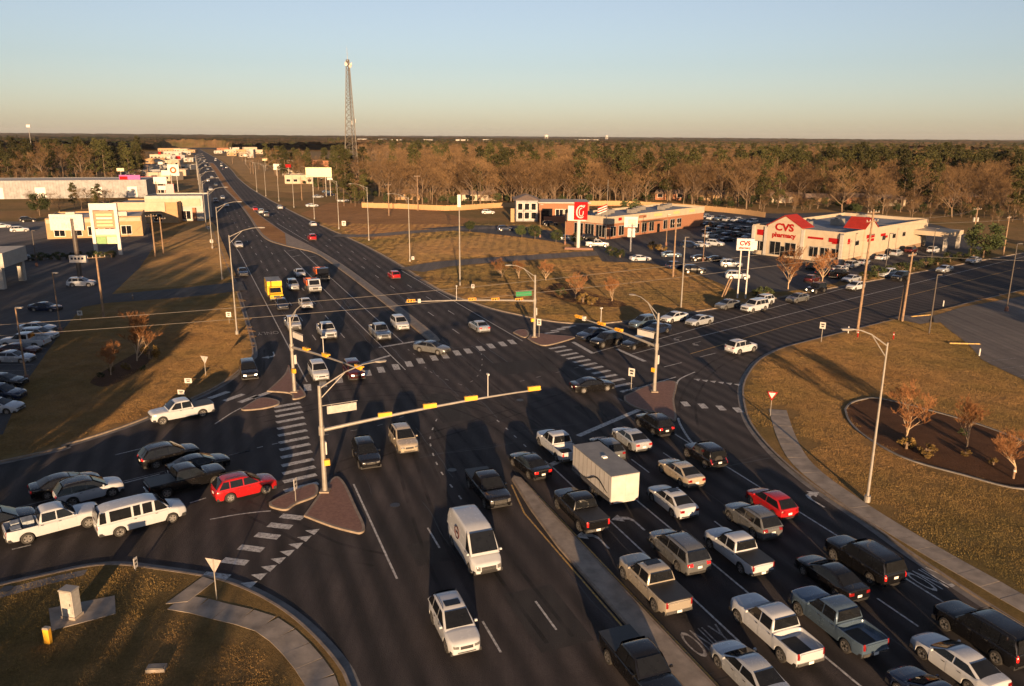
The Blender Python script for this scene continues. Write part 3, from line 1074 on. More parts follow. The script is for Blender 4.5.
        fs = [(b * nu + a, b * nu + a + 1, (b + 1) * nu + a + 1, (b + 1) * nu + a) for b in range(nv - 1) for a in range(nu - 1)]
        if (yb > ya) != front:
            fs = [f[::-1] for f in fs]
        parts.append((name, MB().add(vs, fs).mesh(name, m_, True), []))
    ht = nz - (.10 if not big else .10)
    hwn = hw(xn - .1)
    for sg in (1, -1):
        patch('headlight', 'lamp', sg * hwn * (.56 if not big else .66), sg * hwn * .955, ht - (.15 if not big else .25), ht - .01, True, skew=.03)
        zt = belt - (.02 if not big else .06)
        th = .19 if not big else .36
        if kind in ('passvan', 'cargovan'):
            zt, th = belt + .02, .42
        hr1 = hw(-xn + .05)
        patch('taillight', 'tail', sg * hr1 * (.58 if not big else .84), sg * hr1 * .985, zt - th, zt, False, skew=.01)
    patch('grille', 'trim', -hwn * (.46 if not big else .58), hwn * (.46 if not big else .58), ht - (.20 if not big else .36), ht - .03, True, 7)
    if big:
        patch('grille_bar', 'chrome', -hwn * .58, hwn * .58, ht - .21, ht - .16, True, 7, 2, .032)
    else:
        patch('grille_bar', 'chrome', -hwn * .40, hwn * .40, ht - .075, ht - .045, True, 7, 2, .032)
    patch('bumper_intake', 'trim', -hwn * .66, hwn * .66, sill + .07, sill + .22, True, 7)
    if bed:
        parts.append(('bumper', MB().box((-xn + .04, 0, sill + .17), (.16, Wd * .84, .17)).mesh('bumper', 'chrome'), []))
    else:
        patch('bumper_trim', 'trim', -hr1 * .86, hr1 * .86, sill + .08, sill + .22, False, 7)
    if not hi:
        return parts
    parts.append(('licence_plate', MB().box((-xn - (.035 if bed else -.005), 0, sill + .17 if bed else belt - .32), (.03, .32, .16)).mesh('licence_plate', 'plate'), []))
    for sg in (1, -1):
        parts.append(('mirror', MB().box((xA(belt + .1) - .12, sg * (Wd / 2 + .07), belt + .09), (.11, .17, .12), 0, 0, .8).mesh('mirror', PAINT['white']), []))
    # doors with handles
    if kind == 'cargovan':
        dr = [(1.15, 1.98)]
    elif kind == 'passvan':
        dr = [(.72, 1.62), (-.68, .68)]
    else:
        f1 = min(xf0 - .10, fa - Ra - .03)
        r1 = max(ra + Ra + .04, xr0 + .05) if not bed else max(xr0, -.95)
        mid = lerp(r1, f1, .48)
        dr = [(mid + .012, f1), (r1, mid - .012)]
    for sg in (1, -1):
        for a, b_ in dr:
            gx = np.linspace(a, b_, 5)
            vs = []
            for x in gx:
                p = sec(x)
                zz = [max(zbot(x) + .06, sill + .07), p[1][1] + .001, p[2][1] + .002, p[3][1] - .005]
                yy = np.interp(zz, [q[1] for q in p[:4]], [q[0] for q in p[:4]])
                vs += [(x, sg * (y + .009), z) for y, z in zip(yy, zz)]
            fs = [(i * 4 + k, (i + 1) * 4 + k, (i + 1) * 4 + k + 1, i * 4 + k + 1)[::-sg] for i in range(4) for k in range(3)]
            h_ = MB().box((a + .14, sg * (Wd / 2 * .985 + .02), belt - .14), (.17, .03, .03)).mesh('handle', 'trim' if kind != 'bigsuv' else 'chrome')
            parts.append(('door', MB().add(vs, fs).mesh('door', PAINT['white'], True), [('handle', h_, None)]))
    if S.get('rails'):
        for sg in (1, -1):
            m_ = MB().tube([(xr1 + .1, sg * (wt - .06), zr - .03), (xr1 + .2, sg * (wt - .06), zr + .03), (xf1 - .2, sg * (wt - .06), zr + .035), (xf1 - .05, sg * (wt - .06), zr - .02)], .018, 5)
            parts.append(('roof_rail', m_.mesh('roof_rail', 'trim'), []))
    if S.get('spare'):
        m_ = MB()
        ns = 18
        vs = [(-xn + .26 + dx_, r * math.cos(2 * math.pi * k / ns), 1.0 + r * math.sin(2 * math.pi * k / ns)) for dx_, r in ((.16, .38), (.02, .40), (-.06, .36), (-.06, .24), (-.03, .22), (-.03, .01)) for k in range(ns)]
        m_.add(vs, [(i * ns + k, i * ns + (k + 1) % ns, (i + 1) * ns + (k + 1) % ns, (i + 1) * ns + k)[::-1] for i in range(5) for k in range(ns)])
        parts.append(('spare_wheel', m_.mesh('spare_wheel', 'rubber', RAD(40)), []))
    if bed:
        x0, x1, zf, zt = bed
        tg = MB().box((-xn - .005, 0, zt - .20), (.035, Wd * .70, .30))
        parts.append(('tailgate', tg.mesh('tailgate', PAINT['white']), []))
        if tonneau:
            parts.append(('bed_cover', MB().box(((x0 + x1) / 2, 0, zt + .015), (x1 - x0, Wd - .13, .04)).mesh('bed_cover', 'trim'), []))
        elif liner:
            lb = MB().box(((x0 + x1) / 2, 0, zf + .012), (x1 - x0 - .02, Wd - .2, .02))
            parts.append(('bed_liner', lb.mesh('bed_liner', 'interior'), []))
    if kind in ('sedan', 'suv', 'pickup'):
        parts.append(('sunroof', MB().box((lerp(xr1, xf1, .72), 0, roofz(lerp(xr1, xf1, .72)) + .004), (.55, wt * 1.25, .022)).mesh('sunroof', 'glass'), []))
    return parts


TPL = {}


def vehicle(kind, col, xy, az, label, group, hi=True, lit=False, tonneau=False, sunroof=False, name=None, cat=None, dz=0.0, cabin=None, headlit=False):
    key = (kind, hi, tonneau)
    if key not in TPL:
        TPL[key] = [(p[0], subsurf(p[1]) if p[0] == 'cabin' and hi else p[1]) + p[2:] for p in car_template(kind, hi, tonneau)]
    names = {'sedan': ('sedan', 'car'), 'hatch': ('hatchback', 'car'), 'suv': ('sport_utility_vehicle', 'car'), 'bigsuv': ('sport_utility_vehicle', 'car'), 'minivan': ('minivan', 'minivan'),
             'jeep': ('off_road_vehicle', 'car'), 'pickup': ('pickup_truck', 'pickup truck'), 'smallpickup': ('pickup_truck', 'pickup truck'), 'passvan': ('passenger_van', 'van'), 'cargovan': ('cargo_van', 'van')}[kind]
    root = thing(name or names[0], label, cat or names[1], (xy[0], xy[1], dz), math.pi / 2 - az, group)
    pm = PAINT[col]
    for p in TPL[key]:
        if p[0] == 'sunroof' and not sunroof:
            continue
        o = put(p[0], p[1], root, p[3] if len(p) > 3 else None)
        if p[0] in ('body', 'door', 'mirror', 'tailgate', 'cabin'):
            o.material_slots[0].link = 'OBJECT'
            o.material_slots[0].material = PAINT[cabin] if (p[0] == 'cabin' and cabin) else pm
        if (lit and p[0] == 'taillight') or (headlit and p[0] == 'headlight'):
            o.material_slots[0].link = 'OBJECT'
            o.material_slots[0].material = M['tail_lit' if lit and p[0] == 'taillight' else 'lamp_lit']
        for sp in p[2]:
            q = put(sp[0], sp[1], o)
            if sp[0] == 'handle' and col in ('white', 'silver', 'red', 'beige'):
                pass
    return root


def cname(c):
    return {'navy': 'dark blue', 'grey': 'grey', 'blue': 'slate blue'}.get(c, c)


AN, AS_ = AZH, AZH + math.pi                    # northbound, southbound
AE, AW = RAD(51), RAD(51) + math.pi             # eastbound, westbound
GS, GN_, GI = 'traffic coming down the near southbound lanes', 'cars queueing in the near northbound lanes', 'cars crossing the intersection'
V = vehicle
V('suv', 'white', W(37.3, 11.1), AS_, 'white SUV with sunroof driving toward the camera, ahead of the white cargo van', GS, sunroof=True)
V('cargovan', 'white', W(45.0, 14.85), AS_, 'tall white cargo van with a dark logo on its side', GS)
V('pickup', 'black', W(53.2, 18.7), AS_, 'black pickup coming toward the camera beside the tip of the median', GS, tonneau=True)
V('pickup', 'black', W(30.2, 18.9), AS_, 'dark blue-black pickup cut off by the bottom edge beside the median', GS, tonneau=True)
V('suv', 'black', W(63.3, 11.2), AS_, 'black SUV driving south beside the big signal pole', GI)
V('suv', 'beige', W(65.5, 15.0), AS_, 'champagne SUV driving south under the long signal arm', GI)
# left-turn lane beside the median
V('sedan', 'black', W(56.6, 23.6), AN - .10, 'black sedan first in the turn lane at the median tip', GN_, lit=True)
V('pickup', 'black', W(47.4, 23.8), AN, 'black pickup with bed cover waiting beside the median', GN_, lit=True, tonneau=True)
V('pickup', 'tan', W(37.0, 23.7), AN, 'silver-tan pickup with dark bed cover beside the median', GN_, tonneau=True, sunroof=True)
V('sedan', 'silver', W(28.2, 24.1), AN, 'silver sedan cut off by the bottom edge, over the ONLY lettering', GN_)
# second turn lane
V('pickup', 'white', W(59.3, 27.4), AN, 'white pickup towing the enclosed cargo trailer', GN_, lit=True)
V('minivan', 'grey', W(40.0, 27.4), AN, 'grey minivan with lit brake lights behind the cargo trailer', GN_, lit=True)
V('pickup', 'white', W(30.6, 27.6), AN, 'white pickup with an open empty bed at the bottom of the queue', GN_)
# third lane
V('hatch', 'grey', W(57.6, 31.3), AN, 'dark grey hatchback at the stop line right of the cargo trailer', GN_)
V('sedan', 'white', W(46.6, 31.1), AN, 'white sedan with sunroof right behind the cargo trailer corner', GN_, sunroof=True)
V('smallpickup', 'white', W(38.5, 31.0), AN, 'white compact pickup with black bed cover behind the white sunroof sedan', GN_, tonneau=True)
V('pickup', 'blue', W(30.0, 31.4), AN, 'slate blue pickup beside the white open-bed pickup', GN_)
V('sedan', 'navy', W(23.2, 31.3), AN, 'dark car just showing its roof at the bottom edge', GN_)
# fourth lane
V('sedan', 'silver', W(58.9, 34.5), AN, 'silver sedan at the stop line between dark hatchback and black SUV', GN_, lit=True)
V('sedan', 'beige', W(50.9, 34.6), AN, 'champagne sedan beside the black off-roader', GN_)
V('suv', 'grey', W(41.8, 34.7), AN, 'grey SUV next to the red hatchback', GN_)
V('sedan', 'black', W(33.9, 34.6), AN, 'black sedan with a sun glint on its window beside a long black SUV', GN_)
V('sedan', 'white', W(24.9, 34.8), AN, 'white sedan cut off by the bottom right corner', GN_)
# fifth lane
V('suv', 'black', W(61.2, 38.3), AN, 'black SUV first in line beside the brick island', GN_, lit=True)
V('jeep', 'black', W(53.0, 38.4), AN, 'boxy black off-roader with spare wheel on its back', GN_)
V('hatch', 'red', W(43.7, 37.9), AN, 'red hatchback in the queue near the right arrow', GN_)
V('bigsuv', 'black', W(34.6, 37.9), AN, 'long black SUV with lit tail light near the ONLY lettering', GN_, lit=True)
V('bigsuv', 'black', W(26.2, 38.2), AN, 'long black SUV with chrome window trim at the right edge', GN_, lit=True)
# enclosed trailer
tr = thing('cargo_trailer', 'white enclosed cargo trailer with swirl graphic behind a white pickup', 'trailer', (*W(50.9, 27.6), 0), math.pi / 2 - AN)
M['trailer_white'] = plain('trailer_white_skin', (.39, .37, .345), .45, var=.12, scale=1.2)
M['trailer_roof'] = plain('trailer_grey_roof', (.17, .165, .155), .6, var=.2, scale=1)
TL, TW, T0, T1 = 6.6, 2.35, .55, 2.75
MB().box((0, 0, (T0 + T1) / 2), (TL, TW, T1 - T0)).build('trailer_box', 'trailer_white', tr)
rf = MB().box((0, 0, T1 + .03), (TL + .04, TW + .04, .05)).build('roof', 'trailer_roof', tr)
MB().box((.1, 0, T1 + .11), (.38, .38, .11), 0, 0, .8).build('roof_vent', 'plate', rf)
for sg in (1, -1):
    MB().box((-TL / 2 - .012, sg * (TW / 4), (T0 + T1) / 2 + .03), (.02, TW / 2 - .06, T1 - T0 - .16)).build('rear_door', 'trailer_white', tr)
    MB().box((.1, sg * (TW / 2 + .012), T0 + .22), (TL - .1, .02, .40)).build('stone_guard', 'chrome', tr)
    MB().box((-TL / 2 - .03, sg * (TW / 2 - .14), T0 + .10), (.03, .18, .12)).build('taillight', 'tail', tr)
    for k in range(9):
        MB().box((-TL / 2 + .4 + k * .72, sg * (TW / 2 + .006), 1.85), (.03, .012, 1.7)).build('panel_seam', 'chrome', tr)
    path = [(-TL / 2 + .5 + .1 * k, sg * (TW / 2 + .03), 1.55 + .32 * math.sin(k * .16 - 1.2) - .006 * k) for k in range(40)]
    MB().tube(path, [.02 + .05 * math.sin(math.pi * k / 39) for k in range(40)], 5).build('swirl_graphic', 'trim', tr)
for x in (.45, -.45):
    for sg in (1, -1):
        wv = put('wheel', TPL[('suv', True, False)][[p[0] for p in TPL[('suv', True, False)]].index('wheel')][1], tr, (x - .3, sg * (TW / 2 - .18), .37))
        put('rim', TPL[('suv', True, False)][[p[0] for p in TPL[('suv', True, False)]].index('wheel')][2][0][1], wv)
MB().tube([(TL / 2, .7, T0), (TL / 2 + 1.1, 0, T0 - .05)], .06, 6).build('drawbar', 'trim', tr)
MB().tube([(TL / 2, -.7, T0), (TL / 2 + 1.1, 0, T0 - .05)], .06, 6).build('drawbar', 'trim', tr)
# logo on the cargo van: a ring with a band below it
vn = [o for o in COL.objects if o.name.startswith('cargo_van')][0]
for sg in (1, -1):
    ring = [(-.6 + .42 * math.cos(a), sg * 1.0, 1.62 + .42 * math.sin(a)) for a in np.linspace(0, 2 * math.pi, 21)]
    MB().tube(ring, .035, 5).build('logo_ring', PAINT['darkred'], vn)
    MB().box((-.6, sg * .995, 1.02), (1.5, .02, .12)).build('logo_band', PAINT['darkred'], vn)
    MB().box((-.6, sg * .995, 1.62), (.42, .02, .12)).build('logo_bar', PAINT['darkred'], vn)

# cross street, west leg
GW = 'eastbound cars queueing in the street on the left'
V('suv', 'black', G(170, 462), AE, 'dark red-tailed SUV at the far side of the left queue, closest to the lawn', GW, lit=True)
V('sedan', 'black', G(199, 471), AE, 'black sedan between the dark SUV and the dark pickup in the left queue', GW)
V('pickup', 'black', G(187, 488), AE, 'black pickup left of the red crossover', GW, tonneau=True)
V('suv', 'red', G(245, 494), AE + .08, 'bright red crossover entering the intersection near the brick island', GW)
V('sedan', 'black', G(66, 491), AE, 'dark sedan with lit tail lights behind the white crossover at the far left', GW, lit=True)
V('suv', 'white', G(90, 498), AE, 'white crossover with black roof beside a dark sedan', GW, cabin='black')
V('pickup', 'white', G(55, 531), AE, 'large white pickup carrying boxes in its bed at the left edge', GW)
V('passvan', 'white', G(142, 525), AE + .03, 'white passenger van with a row of side windows', GW)
V('suv', 'black', G(0, 531), AE, 'dark car cut off by the left edge behind the white pickup', GW)
V('pickup', 'white', G(182, 418), RAD(233), 'white pickup turning right alongside the north-west lawn', GI, tonneau=True)
V('sedan', 'black', G(592, 390), AE + .35, 'black sedan crossing the junction in front of the brick island', GI)
V('suv', 'white', G(741, 352), AE + .1, 'white SUV driving away along the right-hand street', GI)
V('sedan', 'grey', G(432, 352), RAD(118), 'dark grey sedan turning left out of the far approach', GI, hi=False)
# boxes in the white pickup's bed
pw = [o for o in COL.objects if o.name.startswith('pickup_truck') and 'boxes' in o.get('label', '')][0]
for i, (x, y, sx, sy, sz) in enumerate(((-1.5, .3, .7, .9, .5), (-2.3, -.4, .6, .7, .38), (-2.25, .5, .5, .6, .42))):
    b_ = MB().box((0, 0, sz / 2), (sx, sy, sz)).build('storage_box', 'cargo')
    q = pw.matrix_basis @ Vector((x, y, .80))
    b_.location, b_.rotation_euler = q, pw.rotation_euler
    tag(b_, ['wide blue-grey box in the bed of the white pickup', 'small box near the tailgate of the white pickup', 'tall box at the rear of the white pickup bed'][i], 'box', 'boxes in the white pickup bed')

# far approach, southbound queue
GF = 'southbound cars waiting at the far approach'
far = [('suv', 'white', (319, 377), 'white SUV crossing the far stop line left of a maroon SUV'), ('suv', 'darkred', (354, 376), 'maroon SUV just past the far stop line'),
       ('suv', 'black', (249, 376), 'black SUV in the far right-turn lane by the lawn'), ('pickup', 'white', (327, 336), 'white pickup in the middle lane of the far approach'),
       ('smallpickup', 'silver', (293, 328), 'silver pickup behind the signal pole on the far approach'), ('pickup', 'silver', (380, 337), 'silver pickup first in the far turn lane'),
       ('suv', 'white', (400, 328), 'white SUV in the far turn lane beside the median'), ('sedan', 'white', (306, 307), 'white sedan behind the white pickup on the far approach'),
       ('hatch', 'navy', (282, 308), 'dark hatchback right behind the yellow box truck'), ('suv', 'silver', (293, 289), 'silver SUV beside the yellow box truck'),
       ('sedan', 'white', (300, 276), 'white sedan at the tail of the far queue'), ('sedan', 'navy', (243, 275), 'dark sedan coming along the far right-hand lane'),
       ('sedan', 'white', (239, 247), 'white sedan further up the far right-hand lane')]
for k_, c_, p_, l_ in far:
    V(k_, c_, G(*p_), AZN + math.pi, l_, GF, hi=False, headlit=c_ in ('black', 'darkred'))


def work_truck(kind, xy, az, label, c1, c2, group):
    """cab with a box or dump body"""
    r = thing('box_truck' if kind == 'box' else 'dump_truck', label, 'truck', (*xy, 0), math.pi / 2 - az, group)
    cab = MB()
    cab.add([(x, y, z) for y in (-1.05, 1.05) for x, z in ((.9, .55), (3.0, .55), (3.05, 1.25), (2.2, 1.45), (1.75, 2.35), (.9, 2.4))],
            [(0, 1, 2, 3, 4, 5)[::1], (11, 10, 9, 8, 7, 6)] + [(i, 6 + i, 6 + (i + 1) % 6, (i + 1) % 6) for i in range(6)])
    cab.build('cab', PAINT[c1], r)
    MB().add([(2.19, -.9, 1.5), (2.19, .9, 1.5), (1.80, .85, 2.27), (1.80, -.85, 2.27)], [(0, 1, 2, 3)]).build('windshield', 'glass', r)
    for sg in (1, -1):
        MB().add([(1.0, sg * 1.062, 1.5), (2.0, sg * 1.062, 1.5), (1.7, sg * 1.062, 2.2), (1.0, sg * 1.062, 2.25)], [(0, 1, 2, 3)]).build('side_window', 'glass', r)
        MB().box((3.05, sg * .8, .95), (.06, .3, .2)).build('headlight', 'lamp', r)
    MB().box((3.04, 0, .98), (.08, 1.0, .35)).build('grille', 'trim', r)
    MB().box((3.08, 0, .62), (.16, 2.1, .22)).build('bumper', 'chrome', r)
    MB().box((-.6, 0, .72), (5.2, .9, .3)).build('chassis', 'trim', r)
    if kind == 'box':
        b = MB().box((-1.45, 0, 2.05), (4.5, 2.4, 2.3)).build('box_body', PAINT[c2], r)
        MB().box((-1.45, 0, 3.22), (4.52, 2.42, .05)).build('roof', 'trailer_roof', b)
    else:
        b = MB()
        for y in (-1.1, 1.1):
            b.box((-1.4, y, 1.55), (3.6, .08, .85))
        b.box((.4, 0, 1.6), (.08, 2.28, 1.0))
        b.box((-3.2, 0, 1.5), (.08, 2.28, .8))
        b.box((-1.4, 0, 1.15), (3.6, 2.2, .08))
        b.box((-1.4, 0, 1.55), (3.2, 2.0, .5), 0, 0, .6)
        b.build('dump_body', PAINT[c2], r)
    wt_ = TPL[('bigsuv', True, False)]
    wm = [p for p in wt_ if p[0] == 'wheel'][0]
    for x in (2.2, -2.0):
        for sg in (1, -1):
            wv = put('wheel', wm[1], r, (x, sg * .95, .42), 0, 1.05)
            put('rim', wm[2][0][1], wv)
    return r


work_truck('box', G(275, 299), AZN + math.pi, 'yellow box truck waiting on the far approach', 'yellow', 'yellow', GF)
work_truck('dump', G(313, 291), AZN + math.pi, 'white-cabbed truck with orange dump body on the far approach', 'white', 'orange', GF)
work_truck('dump', G(322, 279), AZN + math.pi, 'black-cabbed truck with orange body behind the white-cabbed one', 'black', 'orange', GF)
# northbound traffic beyond the junction
GB = 'northbound traffic beyond the junction'
for k_, c_, p_, l_ in [('sedan', 'silver', (479, 330), 'silver sedan leaving the junction northbound'), ('hatch', 'red', (394, 278), 'red hatchback driving away up the highway'),
                       ('suv', 'red', (312, 240), 'red SUV driving away near the end of the narrow median'), ('sedan', 'white', (313, 226), 'white sedan ahead of the red SUV on the far highway'),
                       ('suv', 'white', (261, 213.5), 'white SUV beside the soil median far up the highway'), ('suv', 'grey', (266, 216.5), 'grey SUV beside the soil median far up the highway'),
                       ('sedan', 'red', (255, 210.5), 'red car beside the soil median far up the highway'), ('sedan', 'white', (280, 209), 'white car far up the northbound outer lane')]:
    V(k_, c_, G(*p_), AZN, l_, GB, hi=False, lit=(c_ == 'silver'))
GD = 'small cars far up the highway'
for i, (s, t) in enumerate([(330, 8.4), (352, 5), (372, 8.2), (430, 4.2), (470, 7.4), (515, 4.0), (560, 6.8), (640, 4), (690, 6), (770, 5), (860, 3), (900, 5), (980, 1.5), (690, 17.5), (720, 21), (760, 18), (830, 20), (930, 16.5), (1000, 18)]):
    c_ = ['white', 'navy', 'silver', 'white', 'grey', 'white'][i % 6]
    l_ = 'small %s %s far off in the %s lanes, %s the far shops' % (cname(c_), ['car', 'SUV'][i % 2], 'southbound' if t < 9 else 'northbound', 'nearer than' if s < 600 else ('level with' if s < 850 else 'beyond'))
    V(['sedan', 'suv'][i % 2], c_, W(s, t), AZN + (math.pi if t < 9 else 0), l_, GD if t < 9 else 'small northbound cars far up the highway', hi=False)
# cross street, east leg, westbound
GE = 'westbound cars on the street at the right'
for k_, c_, p_, l_ in [('sedan', 'navy', (592, 338), 'dark blue car first in the far lane of the right-hand queue'), ('suv', 'black', (606, 345), 'black SUV at the stop line of the right-hand queue'),
                       ('sedan', 'black', (637, 347), 'black sedan second in line under the signal arm on the right'), ('suv', 'blue', (643, 327), 'slate blue SUV in the far lane behind the dark blue car'),
                       ('sedan', 'navy', (656, 333), 'navy sedan just behind the right-hand signal pole'), ('sedan', 'white', (674, 321), 'white sedan in front of a silver sedan by the north lawn'),
                       ('sedan', 'silver', (699, 324.5), 'silver sedan behind the white sedan by the north lawn'), ('sedan', 'grey', (727, 308), 'dark grey sedan under the pharmacy road sign'),
                       ('bigsuv', 'white', (754, 311), 'white SUV beside the dark sedan under the pharmacy road sign'), ('suv', 'white', (762, 305), 'white SUV partly hidden behind another white SUV'),
                       ('sedan', 'grey', (797, 301.5), 'grey sedan coming along the street below the pharmacy'), ('jeep', 'black', (816, 292.5), 'black off-roader behind the grey sedan below the pharmacy'),
                       ('hatch', 'white', (855, 289.5), 'white hatchback beside the leaning wooden pole'), ('sedan', 'silver', (851, 282), 'silver sedan between pharmacy lot and wooden poles'),
                       ('suv', 'white', (887, 277), 'white SUV below the drive-through canopy'), ('suv', 'black', (900, 280), 'dark SUV below the drive-through canopy'),
                       ('sedan', 'silver', (944, 272), 'silver sedan on the shaded street at the right'), ('sedan', 'white', (973, 263), 'white sedan on the shaded street by the round evergreen')]:
    V(k_, c_, G(*p_), RAD(52) + math.pi, l_, GE, hi=False, headlit=k_ == 'jeep')
# parked cars
GP = 'cars parked in the left car park'
for k_, c_, p_, a_, l_ in [('sedan', 'silver', (14, 362), 90, 'silver car parked nearest the lawn in the left car park'), ('sedan', 'darkred', (20, 354), 90, 'maroon car parked between silver car and white pickup'),
                           ('pickup', 'white', (26, 347), 270, 'white pickup parked in the left car park'), ('suv', 'silver', (40, 340), 90, 'pale SUV parked just behind the white pickup'),
                           ('sedan', 'silver', (38, 332), 90, 'silver sedan at the far end of the parked row'), ('sedan', 'black', (4, 386), 90, 'black car parked at the left edge, upper one'),
                           ('suv', 'navy', (2, 400), 90, 'dark SUV parked at the left edge under the black car'), ('sedan', 'white', (-2, 412), 90, 'white car parked at the left edge by the street'),
                           ('sedan', 'navy', (46, 311), 95, 'blue car driving through the left car park'), ('suv', 'white', (82, 286.5), 80, 'white SUV parked below the fitness sign'),
                           ('suv', 'white', (20, 232), 60, 'white car in the shaded lot before the tan building'), ('sedan', 'white', (2, 228), 60, 'white car at the left edge of the far lot'),
                           ('suv', 'black', (28, 222), 60, 'dark car in the back row of the far left lot'), ('sedan', 'black', (25, 261), 80, 'black car parked behind the white canopy building')]:
    V(k_, c_, G(*p_), RAD(a_), l_, GP, hi=False)
GQ = 'cars parked around the shops on the right'
for i, (k_, c_, p_, a_, l_) in enumerate([('sedan', 'white', (640, 261), 75, 'white sedan at the kerb below the brick shops'), ('pickup', 'white', (597, 247), 90, 'white pickup by the red restaurant sign'),
                              ('sedan', 'blue', (671, 257), 90, 'blue car in front of the brick shops'), ('suv', 'navy', (690, 248), 120, 'dark blue SUV in the row facing the brick shops'),
                              ('sedan', 'white', (701, 247), 130, 'white car in the row facing the brick shops'), ('suv', 'white', (715, 246), 130, 'second white car in the row facing the brick shops'),
                              ('suv', 'silver', (731, 267), 95, 'silver SUV in the lot left of the pharmacy sign'), ('suv', 'white', (737, 279), 95, 'white SUV next to the pharmacy road sign posts'),
                              ('sedan', 'black', (701, 261), 95, 'dark car in the lot left of the pharmacy'), ('suv', 'black', (694, 273), 95, 'dark car near the utility poles by the shop lot'),
                              ('suv', 'navy', (676, 269), 60, 'dark car beside the orange cones of the shop lot'), ('sedan', 'black', (717, 262), 95, 'black car beside the silver SUV in the pharmacy lot'),
                              ('suv', 'silver', (710, 238), 60, 'silver SUV parked in the back lot near the shops'), ('sedan', 'black', (727, 242), 60, 'black car in the back lot behind the white cars'),
                              ('sedan', 'white', (840, 272), 45, 'white car at the pharmacy side wall, nearest the corner'), ('suv', 'silver', (852, 268), 45, 'silver SUV second along the pharmacy side wall'),
                              ('sedan', 'silver', (863, 265), 45, 'silver car third along the pharmacy side wall'), ('sedan', 'white', (882, 260), 45, 'white car fourth along the pharmacy side wall'),
                              ('suv', 'silver', (896, 256), 45, 'silver SUV fifth along the pharmacy side wall'), ('suv', 'darkred', (911, 253), 45, 'dark red SUV under the drive-through canopy'),
                              ('suv', 'white', (933, 253), 45, 'white SUV leaving the drive-through'), ('suv', 'black', (823, 276), 45, 'black SUV behind the small street tree'),
                              ('pickup', 'black', (839, 278), 45, 'black pickup at the lot entrance below the pharmacy'), ('hatch', 'darkred', (812, 282), 45, 'red car in front of the street tree'),
                              ('suv', 'black', (814, 270), 45, 'black SUV parked in front of the pharmacy doors'), ('suv', 'navy', (505, 231), 80, 'blue car behind the tan field'),
                              ('sedan', 'white', (574, 229), 80, 'white car between trees and the red restaurant sign'), ('suv', 'black', (550, 226), 80, 'black car in front of the glass-fronted building'),
                              ('suv', 'black', (590, 240), 80, 'dark car behind the red restaurant sign post'), ('sedan', 'silver', (568, 240), 80, 'silver car among the shrubs left of the red sign')]):
    V(k_, c_, G(*p_), RAD(a_), l_, GQ, hi=False)
# rows of cars in the back lot between shops and pharmacy
k_ = 0
for r_, (x0, y0, x1, y1, n_) in enumerate(((706, 226, 748, 232, 6), (704, 219, 752, 224, 7), (708, 232, 748, 239, 5))):
    for i in range(n_):
        f = i / (n_ - 1)
        c_ = ['navy', 'silver', 'black', 'white', 'grey', 'blue'][(i * 2 + r_) % 6]
        V(['sedan', 'suv'][(i + r_) % 2], c_, G(lerp(x0, x1, f), lerp(y0, y1, f)), RAD(50 if i % 2 else 230), '%s %s parked in the %s row of the shaded lot between shops and pharmacy' % (cname(c_), ['sedan', 'SUV'][(i + r_) % 2], ['middle', 'rear', 'front'][r_]), 'rows of parked cars on the back lot', hi=False)
V('suv', 'white', G(488, 214), RAD(80), 'white car seen far off in front of the woods', 'far parked cars', hi=False)
for i, p_ in enumerate([(312, 207), (330, 196), (327, 193), (318, 198), (343, 202)]):
    V('sedan', ['white', 'navy', 'blue', 'silver', 'white'][i], G(*p_), RAD(60), ['white car at the front of the roadside yard', 'navy car deep in the roadside yard', 'blue car at the back of the roadside yard', 'silver car in the middle of the roadside yard', 'white car at the right side of the roadside yard'][i], 'cars parked in the roadside yard', hi=False)
for i, p_ in enumerate([(160, 212), (176, 214), (184, 216), (203, 213), (150, 206), (158, 203), (147, 216), (168, 209)]):
    V(['suv', 'sedan'][i % 2], ['white', 'black', 'silver', 'navy'][i % 4], G(*p_), RAD(70), '%s %s parked by the pale shops left of the highway' % (cname(['white', 'black', 'silver', 'navy'][i % 4]), ['SUV', 'car'][i % 2]), 'cars parked at the left-hand shops', hi=False)

# ================================================================== street furniture
M['galv'] = plain('galvanised_steel', (.24, .22, .195), .5, .3, var=.2, scale=1.5)
M['dark_pole'] = plain('dark_bronze_pole', (.05, .04, .035), .6, var=.2)
M['wood'] = plain('weathered_pole_wood', (.20, .13, .08), .9, var=.35, scale=2, bmp=.6)
M['signal_yellow'] = plain('signal_yellow', (.60, .30, .02), .55, var=.15)
M['sign_white'] = plain('sign_white', (.42, .40, .375), .5, var=.12)
M['sign_red'] = plain('sign_red', (.24, .006, .007), .75, var=.12, spec=.08)
M['sign_green'] = plain('sign_green', (.015, .16, .06), .5, var=.12)
M['sign_back'] = plain('bare_aluminium_sign_back', (.38, .36, .33), .5, .3, var=.2)
M['wire'] = plain('aluminium_wire', (.20, .18, .16), .6, .2, var=.1)
M['lens_red'] = plain('red_signal_lens', (.8, .03, .02), .3, var=.05, emit=.6)
M['lens_dark'] = plain('dark_signal_lens', (.02, .02, .018), .3, var=.1)


def pole_base(mb, r):
    mb.box((0, 0, .18), (r * 4.2, r * 4.2, .36))


